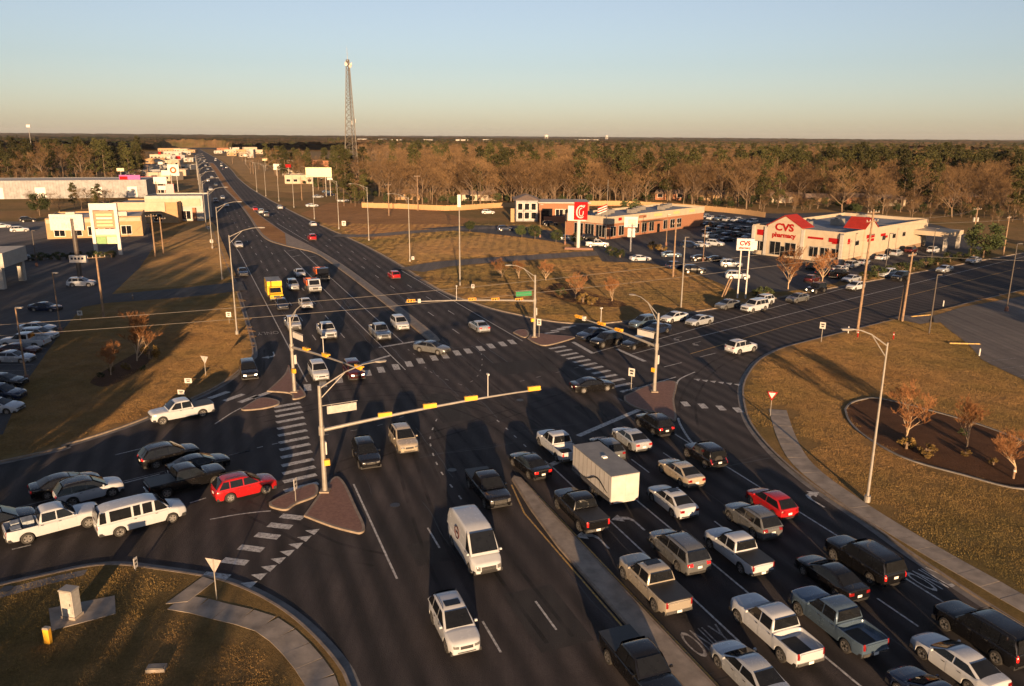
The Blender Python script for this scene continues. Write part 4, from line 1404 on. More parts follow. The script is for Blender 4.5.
def cobra(parent, top, direc, length, rise, double=False):
    """luminaire arm with a cobra head"""
    d = Vector((math.sin(direc), math.cos(direc), 0))
    t = Vector(top)
    arm = MB()
    p = [t + Vector((0, 0, -.25)), t + d * length * .45 + Vector((0, 0, rise * .62)), t + d * length * .75 + Vector((0, 0, rise * .93)), t + d * length + Vector((0, 0, rise))]
    arm.tube(p, [.055, .05, .045, .04], 6)
    if double:
        q = [t + Vector((0, 0, -1.1)), t + d * length * .45 + Vector((0, 0, rise * .62))]
        arm.tube(q, .04, 6)
    a = arm.build('lamp_arm', 'galv', parent)
    e = t + d * length + Vector((0, 0, rise))
    h = MB()
    h.add([(e + d * x + Vector((d.y, -d.x, 0)) * y + Vector((0, 0, z)))[:] for x, y, z in
           ((-.15, .06, .05), (.15, .17, .06), (.7, .15, .03), (.78, 0, .0), (.7, -.15, .03), (.15, -.17, .06), (-.15, -.06, .05),
            (-.15, .05, -.05), (.15, .14, -.1), (.65, .12, -.1), (.72, 0, -.08), (.65, -.12, -.1), (.15, -.14, -.1), (-.15, -.05, -.05))],
          [tuple(range(6, -1, -1)), tuple(range(7, 14))] + [(i, (i + 1) % 7, 7 + (i + 1) % 7, 7 + i) for i in range(7)])
    h.build('lamp_head', 'galv', a)


def signal_head(parent, p, along, face, n=3, back=True):
    """horizontal three-lens signal; along = arm azimuth, face = azimuth the lenses look to"""
    d = Vector((math.sin(along), math.cos(along), 0))
    f = Vector((math.sin(face), math.cos(face), 0))
    p = Vector(p)
    ln = .36 * n
    mb = MB().box((0, 0, 0), (ln, .22, .36))
    h = mb.build('signal_head', 'signal_yellow', parent)
    h.location = p
    h.rotation_euler = (0, 0, math.pi / 2 - along)
    loc_f = 1 if (Vector((-d.y, d.x, 0)).dot(f) > 0) else -1
    for k in range(n):
        x = (k - (n - 1) / 2) * .36
        ring = [(x + .13 * math.cos(a), loc_f * .125, .13 * math.sin(a)) for a in np.linspace(0, 2 * math.pi, 12, endpoint=False)]
        m_ = MB().add(ring, [tuple(range(12))[::-loc_f]])
        m_.build('lens', 'lens_red' if k == 0 else 'lens_dark', h)
        vis = [(x + .15 * math.cos(a), loc_f * y, .15 * math.sin(a)) for y in (.11, .33) for a in np.linspace(.2, math.pi - .2, 7)]
        MB().add(vis, [(i, i + 1, 8 + i, 7 + i) for i in range(6)]).build('visor', 'signal_yellow', h)


def mast(name, label, base, az, length, z0, z1, heads, face, lum, height, rod, sign, cams=()):
    r = thing(name, label, 'traffic signal', (base[0], base[1], .15), 0, 'signal masts at the four corners')
    b = MB().tube([(0, 0, 0), (0, 0, height)], [.20, .13], 12)
    b.build('pole', 'galv', r)
    MB().box((0, 0, .05), (.75, .75, .14)).build('footing', 'kerb', r)
    d = Vector((math.sin(az), math.cos(az), 0))
    n_ = 8
    path = [Vector((0, 0, z0)) + d * (length * k / n_) + Vector((0, 0, (z1 - z0) * (1 - (1 - k / n_) ** 1.6))) for k in range(n_ + 1)]
    rad = [.145 - .085 * k / n_ for k in range(n_ + 1)]
    arm = MB().tube(path, rad, 10).build('mast_arm', 'galv', r)
    MB().tube([(0, 0, z0 - .35), (0, 0, z0 + .35)], .235, 12).build('arm_clamp', 'galv', r)

    def on(f):
        i = min(int(f * n_), n_ - 1)
        return path[i].lerp(path[i + 1], f * n_ - i)
    for f in heads:
        p = on(f) + Vector((0, 0, .16))
        signal_head(r, p, az, face)
    for f in cams:
        p = on(f)
        MB().box(p + Vector((0, 0, .1)), (.35, .35, .5), -az).build('control_box', 'sign_white', r)
    if rod:
        p = on(rod)
        m_ = MB().tube([p, p + Vector((0, 0, 1.9))], .035, 6)
        m_.box(p + Vector((0, 0, 1.95)), (.14, .34, .14), -face)
        m_.build('video_detector', 'sign_white', r)
    cobra(r, (0, 0, height), lum[0], lum[1], lum[2], True)
    # street-name board hung from a short bracket
    sd, zz, m_, txt = sign
    dd = Vector((math.sin(sd), math.cos(sd), 0))
    MB().tube([Vector((0, 0, zz + .42)), dd * 2.9 + Vector((0, 0, zz + .42))], .035, 6).build('sign_bracket', 'galv', r)
    q = dd * 1.65 + Vector((0, 0, zz))
    s_ = MB().box((0, 0, 0), (2.3, .05, .62)).build('street_sign', m_, r)
    s_.location, s_.rotation_euler = q, (0, 0, math.pi / 2 - sd)
    for x in (-.8, .8):
        MB().tube([(x, 0, .3), (x, 0, .44)], .02, 5).build('hanger', 'galv', s_)
    if txt:
        for k in range(5):
            MB().box((-.75 + k * .37, -.032 if txt < 0 else .032, 0), (.26 - .05 * (k % 2), .012, .24)).build('letter', 'sign_white', s_)
    # pedestrian signal
    MB().box((.32 * math.cos(-face), .32 * math.sin(-face) - .25, 2.5), (.42, .32, .45), -face).build('pedestrian_signal', 'signal_yellow', r)
    MB().box((.22, .1, 3.6), (.10, .34, 1.0), -face).build('side_sign', 'sign_white', r)
    return r


AP = AZH + math.pi / 2
mast('signal_mast', 'nearest signal mast with a long arm of yellow signals over the road', (-14.5, 56.7), AP, 18.2, 5.05, 6.35, (.27, .47, .66, .965), AZH, (RAD(62), 4.6, 1.3), 8.65, .74, (AP - .12, 6.6, 'sign_back', 0))
mast('signal_mast', 'signal mast on the left island with its arm reaching toward the camera', (-23.5, 81.4), RAD(140), 15.5, 5.0, 5.95, (.22, .5, .93), RAD(50), (RAD(30), 2.2, 1.0), 8.3, .48, (RAD(140), 6.5, 'sign_white', 0))
mast('signal_mast', 'far signal mast with its arm reaching left over the northbound lanes', (3.1, 106.4), AP + math.pi, 18.1, 5.1, 6.15, (.13, .32, .5, .96), AZH + math.pi, (AP + math.pi + .25, 3.4, 1.4), 8.7, .62, (AP + math.pi, 6.2, 'sign_green', -1), (.9,))
mast('signal_mast', 'signal mast on the right brick island with its arm over the side street', (15.6, 82.3), RAD(-40), 12.3, 5.1, 6.15, (.45, .67, .97), RAD(230), (RAD(-45), 3.2, 1.5), 8.8, .68, (RAD(-40), 6.2, 'sign_white', 0), (.9,))


def street_light(base, arm_az, label, group, h=13.6, ln=4.0, rise=.9, m_='galv'):
    r = thing('street_light', label, 'street light', (*base, ZG), 0, group)
    MB().tube([(0, 0, 0), (0, 0, h)], [.115, .065], 10).build('pole', m_, r)
    MB().tube([(0, 0, 0), (0, 0, .5)], .24, 10).build('base', m_, r)
    cobra(r, (0, 0, h), arm_az, ln, rise, True)
    return r


street_light((27.3, 55.6), AP + math.pi + .5, 'tall street light beside the right-hand sidewalk', None, 12.6, 2.6, .9)
for k in range(11):
    s = 113.5 + 46.5 * k
    nth = ['nearest', 'second', 'third', 'fourth', 'fifth', 'sixth', 'seventh', 'eighth', 'ninth', 'tenth', 'eleventh'][k]
    street_light(W(s, float(np.interp(s, [113, 160, 252, 400, 600], [2.9, 2.2, .3, -1, -2.2]))), AP, nth + ' street light in the row left of the highway', 'street lights left of the highway', 13.8)
for k, p in enumerate([(410, 262), (369, 241), (339, 229.5), (314.5, 219.5), (294, 208), (279, 201.5), (266, 196.5), (257, 192)]):
    nth = ['nearest', 'second', 'third', 'fourth', 'fifth', 'sixth', 'seventh', 'eighth'][k]
    street_light(G(*p), AP + math.pi, nth + ' street light in the row right of the highway', 'street lights right of the highway', 14.0)
r_ = thing('light_pole', 'tall thin pole with a white head box by the north lawn', 'pole', (*G(460, 286), ZG))
MB().tube([(0, 0, 0), (0, 0, 16)], [.16, .09], 8).build('pole', 'galv', r_)
MB().box((0, 0, 15.6), (.6, .6, 2.2)).build('antenna_box', 'sign_white', r_)
for b_, h_, l_ in [((681, 308), 11.5, 'slim metal pole on the lawn left of the pharmacy sign'), ((929, 334), 8.5, 'slim dark pole at the edge of the right car park')]:
    r_ = thing('light_pole', l_, 'pole', (*G(*b_), ZG))
    MB().tube([(0, 0, 0), (0, 0, h_)], [.13, .08], 8).build('pole', 'galv' if b_[0] < 700 else 'dark_pole', r_)
    MB().box((.25, 0, h_), (.7, .3, .12)).build('lamp_head', 'dark_pole', r_)
for b_, h_, l_ in [((61, 334), 8.5, 'car park light pole behind the parked row on the left'), ((27, 383), 8.5, 'car park light pole at the lawn edge on the far left'), ((37, 267), 7.5, 'dark light pole in the shaded left lot'),
                   ((1006, 312), 11, 'dark light pole at the entrance of the right car park'), ((885, 272), 8, 'dark light pole beside the pharmacy side wall'), ((866, 274), 8, 'dark light pole between wooden pole and pharmacy'), ((931, 262), 7.5, 'dark light pole near the drive-through canopy'), ((703, 262), 8, 'light pole in the lot before the brick shops'), ((666, 246), 8, 'light pole in front of the brick shops'), ((565, 245), 9, 'light pole left of the red restaurant sign'), ((540, 238), 9, 'light pole behind the tan field')]:
    dk = b_[0] > 800 or b_[0] == 37
    r_ = thing('light_pole', l_, 'pole', (*G(*b_), ZG), 0, 'car park light poles')
    MB().tube([(0, 0, .8), (0, 0, h_)], [.11, .07], 8).build('pole', 'dark_pole' if dk else 'wood', r_)
    MB().tube([(0, 0, 0), (0, 0, .8)], .28, 10).build('base', 'pavers', r_)
    MB().box((.4, 0, h_), (.75, .34, .14)).build('lamp_head', 'dark_pole' if dk else 'galv', r_)


def utility_pole(base, h, label, lean=(0, 0), arm=RAD(40), transformer=False, arms=1, z=None):
    r = thing('utility_pole', label, 'utility pole', (*base, ZG), 0, 'wooden utility poles')
    lx, ly = lean
    MB().tube([(0, 0, -.3), (lx * h, ly * h, h)], [.19, .12], 9).build('pole', 'wood', r)
    d = Vector((math.cos(arm), math.sin(arm), 0))
    for k in range(arms):
        c = Vector((lx * h, ly * h, h - .5 - k * 1.2))
        MB().tube([c - d * 1.25, c + d * 1.25], .065, 5).build('crossarm', 'wood', r)
        for x in (-1.15, -.5, .5, 1.15):
            MB().tube([c + d * x + Vector((0, 0, .05)), c + d * x + Vector((0, 0, .28))], [.05, .03], 6).build('insulator', 'sign_white', r)
    if transformer:
        for x in (-.42, .42):
            MB().tube([Vector((x, -.1, h - 3.4)), Vector((x, -.1, h - 2.4))], .28, 12).build('transformer', 'galv', r)
    return r


utility_pole(G(104, 318), 9.6, 'wooden utility pole with crossarm beside the left lawn', transformer=False)
utility_pole(G(155.5, 257), 9.6, 'wooden utility pole further along the left verge')
utility_pole(G(163.5, 254), 8.5, 'shorter wooden pole beside another one on the left verge')
utility_pole(G(857, 334), 17.6, 'tall leaning wooden utility pole in front of the pharmacy side wall', (.015, 0), RAD(30), arms=2)
utility_pole(G(902, 322), 10.6, 'wooden utility pole with a guy stub on the right-hand lawn', (.02, 0))
utility_pole(G(899, 321), 6.0, 'short stub pole beside a wooden utility pole on the right lawn', (.03, 0), arms=0)
utility_pole(G(970, 256), 11.5, 'wooden utility pole with two transformers by the round evergreen', (.01, 0), RAD(20), True)
utility_pole(G(1003, 256), 9.5, 'thin wooden pole behind the shaded street at the right edge')
utility_pole(G(673, 277), 11.0, 'wooden utility pole beside the shop lot')
utility_pole(G(389, 216), 11, 'wooden utility pole in front of the long fence, left one')
utility_pole(G(418, 211), 13, 'pale utility pole in front of the long fence, right one')
utility_pole((-49, 70), 10.2, 'wooden utility pole just outside the left edge of the lawn')
PL_, PR_ = (-49, 70), G(857, 334)


def wire(a, b_, sag, label):
    a, b_ = Vector(a), Vector(b_)
    pts = [a.lerp(b_, k / 24) - Vector((0, 0, sag * 4 * (k / 24) * (1 - k / 24))) for k in range(25)]
    o = MB().tube(pts, .017, 4).build('power_line', 'wire')
    tag(o, label, 'power line', 'overhead power lines')


wire((-49, 70, 9.95), (PR_[0], PR_[1], 13.5), 1.0, 'upper overhead wire crossing the whole junction')
wire((-49.6, 69.6, 9.0), (PR_[0], PR_[1], 11.6), 1.0, 'lower overhead wire crossing the whole junction')
q1 = G(970, 256)
wire((PR_[0], PR_[1], 17.1), (q1[0], q1[1], 11.2), 1.2, 'overhead wire from the leaning pole to the transformer pole')
wire((PR_[0] + 1, PR_[1], 15.6), (q1[0] + 60, q1[1] + 25, 11.0), 1.2, 'overhead wire running off to the right above the street')
q2 = G(902, 322)
wire((q2[0], q2[1], 10.2), (q2[0] + 90, q2[1] + 4, 9.5), 1.0, 'overhead wire over the right car park entrance')
q3 = G(104, 318)
wire((q3[0], q3[1], 9.4), (*G(155.5, 257), 9.4), .8, 'overhead wire between the two left utility poles')


def sign_post(name, label, base, az, board, h, m_='sign_white', w_=.6, bh=.75, back='sign_back', letters=True, group=None):
    r = thing(name, label, 'sign', (*base, ZG), math.pi / 2 - az, group)
    MB().tube([(0, 0, 0), (0, 0, h)], .035, 6).build('post', 'galv', r)
    if board == 'yield':
        for x, s_, mm in ((.04, 1.0, 'sign_red'), (.052, .62, 'sign_white'), (.028, 1.0, back)):
            k = .55 * s_
            c = h - .35
            q = [(0, -k), (0, k), (-1, 0)]
            poly = [(x, -k, c + k * .55), (x, k, c + k * .55), (x, 0, c - k * 1.15)]
            poly2 = [(x + (.008 if x > .03 else -.008), y, z) for _, y, z in poly]
            MB().add(poly + poly2, [(0, 1, 2), (5, 4, 3), (0, 3, 4, 1), (1, 4, 5, 2), (2, 5, 3, 0)]).build('sign_board' if x == .04 else ('sign_centre' if x > .05 else 'sign_back'), mm, r)
    else:
        b = MB().box((.05, 0, h - bh / 2), (.03, w_, bh)).build('sign_board', m_, r)
        if letters:
            MB().box((.07, 0, h - bh * .32), (.01, w_ * .6, bh * .2)).build('symbol', 'trim', b)
            MB().box((.07, 0, h - bh * .66), (.01, w_ * .45, bh * .2)).build('symbol', 'trim', b)
    return r


sign_post('yield_sign', 'red and white yield sign at the end of the right sidewalk', G(770, 417), RAD(195), 'yield', 2.6)
sign_post('yield_sign', 'yield sign seen from its bare back by the bottom-left sidewalk', G(217, 601), RAD(15), 'yield', 2.7)
sign_post('yield_sign', 'yield sign seen from its back on the left lawn by the turn lane', G(206, 377), RAD(20), 'yield', 2.4)
for b_, az, l_, w_, bh, h_ in [((821, 343), 215, 'white lane sign on the kerb of the right-hand street', .75, .9, 2.8), ((631, 392), 215, 'white lane sign at the tip of the right brick island', .75, .9, 2.6), ((539, 338), 200, 'white sign beside the far signal mast', .6, .9, 2.6),
                               ((229.5, 324), 180, 'small white sign on the left lawn near the street lights', .75, .75, 1.7), ((189, 387), 180, 'small white sign low on the left lawn, upper of two', .8, .55, .9), ((182, 398), 190, 'small red-and-white sign at the left lawn kerb', .8, .5, .8),
                               ((296, 503), 100, 'small dark-backed sign on the refuge island', .5, .9, 1.9), ((136, 572), 100, 'small white sign at the kerb in the bottom left', .35, .7, .9), ((81, 322), 170, 'white box sign beside the wooden pole on the left', .7, .7, 1.6),
                               ((473, 292), 200, 'small white sign on the lawn by the drive', .6, .7, 1.3), ((212, 246), 180, 'small white sign among the left street lights, nearer one', .8, .8, 1.5), ((209, 232), 180, 'small white sign among the left street lights, farther one', .8, .8, 1.5), ((344, 228), 180, 'white sign on the bank right of the highway', 1.2, 1.4, 2.0), ((413, 261), 180, 'small white sign at the drive corner', .6, .7, .9)]:
    sign_post('road_sign', l_, G(*b_), RAD(az), 'box', h_, 'sign_white', w_, bh, group='small road signs')
# low marker posts on the right-hand lawn
for b_, c_, l_ in [((848, 334), 'sign_white', 'white marker post at the foot of the leaning utility pole'), ((857.5, 338), 'sign_red', 'red and white marker post beside the leaning utility pole'), ((893, 340), 'sign_red', 'red and white marker post right of the leaning utility pole'),
                   ((943, 307), 'sign_white', 'white marker post at the car park entrance'), ((979, 357), 'sign_white', 'thin white post beside the yellow barrier bar'), ((1013, 480), 'wood', 'wooden marker post at the right edge of the mulch bed'), ((133, 300), 'wood', 'low post beside the left drive')]:
    o = MB().tube([(0, 0, 0), (0, 0, .9), (0, 0, 1.02)], [.09, .09, .03], 8).build('marker_post', c_)
    MB().tube([(0, 0, .62), (0, 0, .78)], .097, 8).build('reflective_band', 'sign_white', o)
    o.location = (*G(*b_), ZG)
    tag(o, l_, 'post', 'marker posts')
for b_, az, l_ in [((964, 345), 95, 'yellow concrete wheel-stop bar at the corner of the right car park'), ((921, 317), 70, 'pale kerb bar at the car park entrance on the right')]:
    o = MB().box((0, 0, .09), (4.2, .22, .18), 0, 0, .95).build('kerb_stop', 'yellow_line')
    o.location, o.rotation_euler = (*G(*b_), ZG), (0, 0, math.pi / 2 - RAD(az))
    tag(o, l_, 'kerb stop', 'kerb bars')

# cabinets in the bottom-left corner
cb = thing('signal_cabinet', 'tall silver control cabinet on a concrete pad in the bottom left', 'cabinet', (*G(73, 619), ZG + .05), RAD(-12))
MB().box((0, 0, .08), (.95, .7, .16)).build('plinth', 'concrete', cb)
c0 = MB().box((0, 0, .95), (.82, .58, 1.58)).build('cabinet_body', 'sign_back', cb)
MB().box((0, 0, 1.78), (.9, .68, .09), 0, 0, .93).build('cabinet_roof', 'galv', cb)
d0 = MB().box((0, -.30, 1.0), (.68, .03, 1.3)).build('door', 'sign_back', cb)
MB().box((.24, -.325, .95), (.04, .03, .16)).build('handle', 'trim', d0)
MB().box((0, -.322, .55), (.4, .012, .3)).build('notice', 'sign_white', d0)
yp = thing('yellow_marker', 'small yellow utility pedestal left of the silver cabinet', 'pedestal', (*G(49, 645), ZG), RAD(-8))
MB().box((0, 0, .45), (.34, .22, .9)).build('pedestal_body', 'signal_yellow', yp)
MB().box((0, 0, .94), (.38, .26, .1), 0, 0, .8).build('pedestal_cap', 'galv', yp)
vb = thing('valve_box', 'low grey concrete box in the bottom-left grass', 'utility box', (*G(157, 672), ZG), RAD(5))
MB().box((0, 0, .10), (.95, .5, .2)).build('box_wall', 'concrete', vb)
MB().box((0, 0, .22), (.8, .4, .05)).build('lid', 'gutter', vb)
dr = thing('drain_cover', 'round dark drain cover in the bottom-left kerb apron', 'drain cover', (*G(7, 591), ZG + .012))
MB().tube([(0, 0, 0), (0, 0, .03)], .36, 16).build('cover', 'trim', dr)


# ---- big roadside signs
def text_on(parent, s, loc, rz, size, m_, name='lettering', sx=1.0, face=0):
    me = text_mesh(s, name, .03, size, .035)
    me.materials.clear()
    me.materials.append(M[m_])
    o = put(name, me, parent, loc)
    o.rotation_euler = (math.pi / 2, 0, rz)
    o.scale = (sx, 1, 1)
    return o


sg = thing('pylon_sign', 'wide white billboard on a brown post above the left car park', 'billboard', (*G(81, 284), ZG), RAD(4))
MB().tube([(0, 0, 0), (0, 0, 12)], .42, 12).build('post', 'dark_pole', sg)
b_ = MB().box((-1.0, 0, 11.3), (5.9, .6, 2.9)).build('sign_board', 'sign_white', sg)
text_on(b_, 'Prizm', (-.5, -.32, 10.7), 0, 1.25, 'sign_back')
for k in range(7):
    MB().box((-3.2 + k * .62, -.31, 12.1), (.42, .03, .36)).build('letter', 'sign_back', b_)
b2 = MB().box((.2, -.1, 4.6), (3.0, .8, 1.3)).build('reader_board', 'sign_white', sg)
for k in range(4):
    MB().box((-.8 + k * .62, -.52, 4.7), (.4, .03, .4)).build('letter', PAINT['navy'], b2)
ts = thing('tenant_sign', 'tall white two-post sign with coloured tenant panels', 'sign', (*G(109, 255.5), ZG), RAD(10))
for x in (-2.6, 2.6):
    MB().box((x, 0, 5.6), (.7, .7, 11.2)).build('post', 'sign_white', ts)
MB().box((0, 0, 11.0), (5.9, .75, 1.5)).build('header', 'sign_white', ts)
pcol = {'p1': (.42, .12, .05), 'p2': (.50, .36, .16), 'p3': (.10, .22, .06), 'p4': (.55, .45, .26)}
for k, v in pcol.items():
    M[k] = plain('sign_panel_' + k, v, .5, var=.2)
for x, z, wx, hz, m_ in ((0, 8.1, 4.4, 3.9, 'p1'), (0, 5.3, 4.4, 1.3, 'sign_white'), (-1.1, 3.4, 2.1, 1.6, 'p3'), (1.1, 3.4, 2.1, 1.6, 'p4'), (0, 4.45, 4.4, .3, 'p2')):
    MB().box((x, 0, z), (wx, .4, hz)).build('tenant_panel', m_, ts)
for z in (6.8, 7.6, 8.4, 9.2):
    MB().box((0, -.22, z), (3.4, .03, .4)).build('panel_lettering', 'p2' if z != 8.4 else 'sign_white', ts)

rs = thing('restaurant_sign', 'red square sign with a white looping emblem on a pale post', 'sign', (*G(578, 250), ZG), RAD(-6))
MB().tube([(0, 0, 0), (0, 0, 7.2)], .45, 12).build('post', 'sign_white', rs)
MB().box((-.5, .15, 8.9), (4.4, .7, 3.6)).build('sign_back_box', 'sign_white', rs)
b_ = MB().box((.45, -.25, 9.5), (3.3, .5, 4.3)).build('sign_board', 'sign_red', rs)
C = [(.45 + 1.0 * math.cos(a) * (1 - .1 * math.sin(a)), -.56, 9.3 + 1.45 * math.sin(a)) for a in np.linspace(.75, 5.4, 26)]
MB().tube(C, [.10 + .10 * math.sin(math.pi * k / 25) for k in range(26)], 6).build('emblem', 'sign_white', b_)
C = [(.55 + .5 * math.cos(a), -.56, 9.2 + .95 * math.sin(a)) for a in np.linspace(1.2, 6.6, 20)]
MB().tube(C, .11, 6).build('emblem', 'sign_white', b_)
for x in (.5, .85, 1.2):
    MB().tube([(x, -.56, 10.5), (x + .18, -.56, 10.95)], [.16, .08], 6).build('emblem', 'sign_white', b_)
MB().box((.2, 0, .25), (7, 1.4, .5)).build('planter', 'pavers', rs)

ps = thing('pharmacy_sign', 'white pharmacy box sign on two tall posts beside the street', 'sign', (*G(742, 299), ZG), RAD(-10))
for x in (-.8, .55):
    MB().tube([(x, 0, 0), (x, 0, 8.6)], .13, 10).build('post', 'sign_white', ps)
b_ = MB().box((-.2, 0, 9.4), (2.9, 1.2, 2.0)).build('sign_board', 'sign_white', ps)
text_on(b_, 'CVS', (-.3, -.62, 9.6), 0, 1.05, 'sign_red', sx=.95)
text_on(b_, 'pharmacy', (-.3, -.62, 8.85), 0, .5, 'sign_red')
MB().box((1.5, 0, 9.3), (.5, .9, 1.5)).build('side_board', 'sign_white', ps)
for x in (-2.6, -2.2):
    MB().tube([(x - .8, .4, 0), (x + .3, .2, 3.4)], .12, 7).build('brace', 'wood', ps)
ss = thing('shop_sign', 'cream two-tier sign on a post in front of the brick shops', 'sign', (*G(630.5, 252), ZG), RAD(-8))
MB().tube([(0, 0, 0), (0, 0, 5)], .2, 10).build('post', 'sign_white', ss)
b_ = MB().box((-.2, 0, 7.2), (3.2, .7, 2.5)).build('sign_board', 'sign_white', ss)
MB().box((.1, -.37, 7.2), (2.0, .03, 1.2)).build('panel', 'p4', b_)
MB().box((0, 0, 4.6), (1.8, .6, 2.1)).build('reader_board', 'sign_white', ss)
for k, (px, py, wx, hz, zt, m_, l_) in enumerate([(132, 197, 9, 3.4, 9.5, 'p_purple', 'purple and red billboard beyond the metal shed'), (175.5, 192, 5.4, 5.4, 13, 'sign_white', 'white square sign with an orange emblem left of the highway'), (162, 198, 5.6, 3.0, 9, 'sign_white', 'white sign board in front of the pale shops'),
                                                  (163.5, 198, 3.6, 1.8, 5.2, 'sign_white', 'smaller board hanging low before the pale shops'), (171, 200, 3.4, 4.2, 6.6, 'p_pink', 'pink and white sign near the pale shops'), (149, 190, 10, 3, 6.5, 'sign_red', 'red shop sign further down the left side'), (320, 197, 11.5, 4.2, 13.0, 'p4', 'pale wide billboard below the radio tower'), (280, 176, 8, 4, 8, 'sign_white', 'white sign by the roadside yard, up the highway')]):
    if 'p_purple' not in M:
        M['p_purple'] = plain('sign_purple', (.22, .03, .20), .5)
        M['p_pink'] = plain('sign_pink', (.55, .22, .22), .5)
    r = thing('roadside_sign', l_, 'sign', (*G(px, py), ZG), RAD(5), 'roadside signs further off')
    for x in (-wx * .25, wx * .25):
        MB().tube([(x, 0, 0), (x, 0, zt - hz * .5)], .18, 7).build('post', 'galv', r)
    b_ = MB().box((0, 0, zt - hz / 2), (wx, .5, hz)).build('sign_board', m_, r)
    if k == 1:
        MB().tube([(1.2 * math.cos(a), -.27, zt - hz / 2 + 1.2 * math.sin(a)) for a in np.linspace(0, 6.28, 15)], .4, 6).build('emblem', PAINT['orange'], b_)
    if k == 0:
        MB().box((-2.6, -.27, zt - hz / 2), (3.4, .03, 2.2)).build('panel', 'sign_red', b_)

# ================================================================== buildings
M['stucco'] = plain('cream_stucco', (.34, .28, .205), .85, var=.12, scale=.8, bmp=.3)
M['stucco_white'] = plain('white_stucco', (.32, .30, .27), .85, var=.12, scale=.8, bmp=.3)
M['brick'] = plain('orange_brick_wall', (.23, .10, .052), .9, var=.25, scale=3, bmp=.5)
M['brown_wall'] = plain('brown_wall', (.20, .13, .08), .85, var=.2, scale=1)
M['tan_wall'] = plain('tan_block_wall', (.30, .19, .095), .85, var=.15, scale=.8)
M['red_roof'] = plain('red_metal_roof', (.25, .02, .014), .7, var=.15, scale=1.5, spec=.15)
M['grey_roof'] = plain('grey_membrane_roof', (.16, .17, .19), .8, var=.25, scale=.4)
M['metal_wall'] = plain('ribbed_grey_metal', (.17, .17, .175), .6, .2, var=.3, scale=.5)
M['shingle'] = plain('brown_shingle_roof', (.17, .12, .09), .9, var=.3, scale=1.5)
M['fence_wood'] = plain('tan_fence_wood', (.34, .21, .10), .9, var=.25, scale=.5)  # one tan wood tone, varied at random


def frame_b(name, label, origin, u_az, group=None, cat='building'):
    """building frame: local x runs along the front (azimuth u_az), local y to its left (back)"""
    return thing(name, label, cat, (*origin, ZG), math.pi / 2 - u_az, group)


def flat_box(r, x0, x1, y0, y1, h, wall='stucco', roof='grey_roof', par=.5, name='wall', z0=0):
    t = .3
    mb = MB()
    mb.box(((x0 + x1) / 2, y0 + t / 2, (z0 + h) / 2), (x1 - x0, t, h - z0))
    mb.box(((x0 + x1) / 2, y1 - t / 2, (z0 + h) / 2), (x1 - x0, t, h - z0))
    mb.box((x0 + t / 2, (y0 + y1) / 2, (z0 + h) / 2), (t, y1 - y0 - 2 * t - .004, h - z0 - .004))
    mb.box((x1 - t / 2, (y0 + y1) / 2, (z0 + h) / 2), (t, y1 - y0 - 2 * t - .004, h - z0 - .004))
    o = mb.build(name, wall, r)
    MB().box(((x0 + x1) / 2, (y0 + y1) / 2, h - par), (x1 - x0 - 2 * t - .01, y1 - y0 - 2 * t - .01, .2)).build('roof', roof, r)
    return o


def win(r, x, z, w_, h_, y=-.04, side='front', x0=0, glass='glass', mull=0):
    """window with its own frame on the front (y) or on the left end (x = x0)"""
    if side == 'front':
        f = MB().box((x, y, z), (w_ + .24, .10, h_ + .24)).build('window', 'sign_back', r)
        MB().box((x, y - .055, z), (w_, .04, h_)).build('pane', glass, f)
        for k in range(mull):
            MB().box((x - w_ / 2 + w_ * (k + 1) / (mull + 1), y - .08, z), (.09, .05, h_)).build('mullion', 'sign_back', f)
    else:
        f = MB().box((x0 - .04, x, z), (.10, w_ + .24, h_ + .24)).build('window', 'sign_back', r)
        MB().box((x0 - .095, x, z), (.04, w_, h_)).build('pane', glass, f)
        for k in range(mull):
            MB().box((x0 - .12, x - w_ / 2 + w_ * (k + 1) / (mull + 1), z), (.05, .09, h_)).build('mullion', 'sign_back', f)


# ---- pharmacy: front local x = long side wall, left end (x = 0) = entrance facade
ph = frame_b('pharmacy', 'cream pharmacy building with red gables and red lettering', (73.1, 174.3), RAD(46.7), cat='shop')
flat_box(ph, 0, 48.5, 0, 22.5, 7.0, 'stucco', 'grey_roof', .9)


def gable_x(r, y0, y1, h0, h1, depth, x=-.35):
    """gable standing on the left end wall, ridge running along +x"""
    ym = (y0 + y1) / 2
    v = [(x, y0, 0), (x, y1, 0), (x, y1, h0), (x, ym, h1), (x, y0, h0)]
    v += [(.3, b, c) for a, b, c in v]
    MB().add(v, [(4, 3, 2, 1, 0), (5, 6, 7, 8, 9), (0, 1, 6, 5), (1, 2, 7, 6), (4, 0, 5, 9), (2, 3, 8, 7), (3, 4, 9, 8)]).build('gable_wall', 'stucco', r)
    ov = .35
    for a, b in (((y0 - ov, h0 - .15), (ym, h1 + .14)), ((ym, h1 + .14), (y1 + ov, h0 - .15))):
        vs = [(x - .15, a[0], a[1]), (depth, a[0], a[1]), (depth, b[0], b[1]), (x - .15, b[0], b[1])]
        vs += [(p, q, z + .16) for p, q, z in vs]
        MB().add(vs, [(3, 2, 1, 0), (4, 5, 6, 7), (0, 1, 5, 4), (1, 2, 6, 5), (2, 3, 7, 6), (3, 0, 4, 7)]).build('gable_roof', 'red_roof', r)


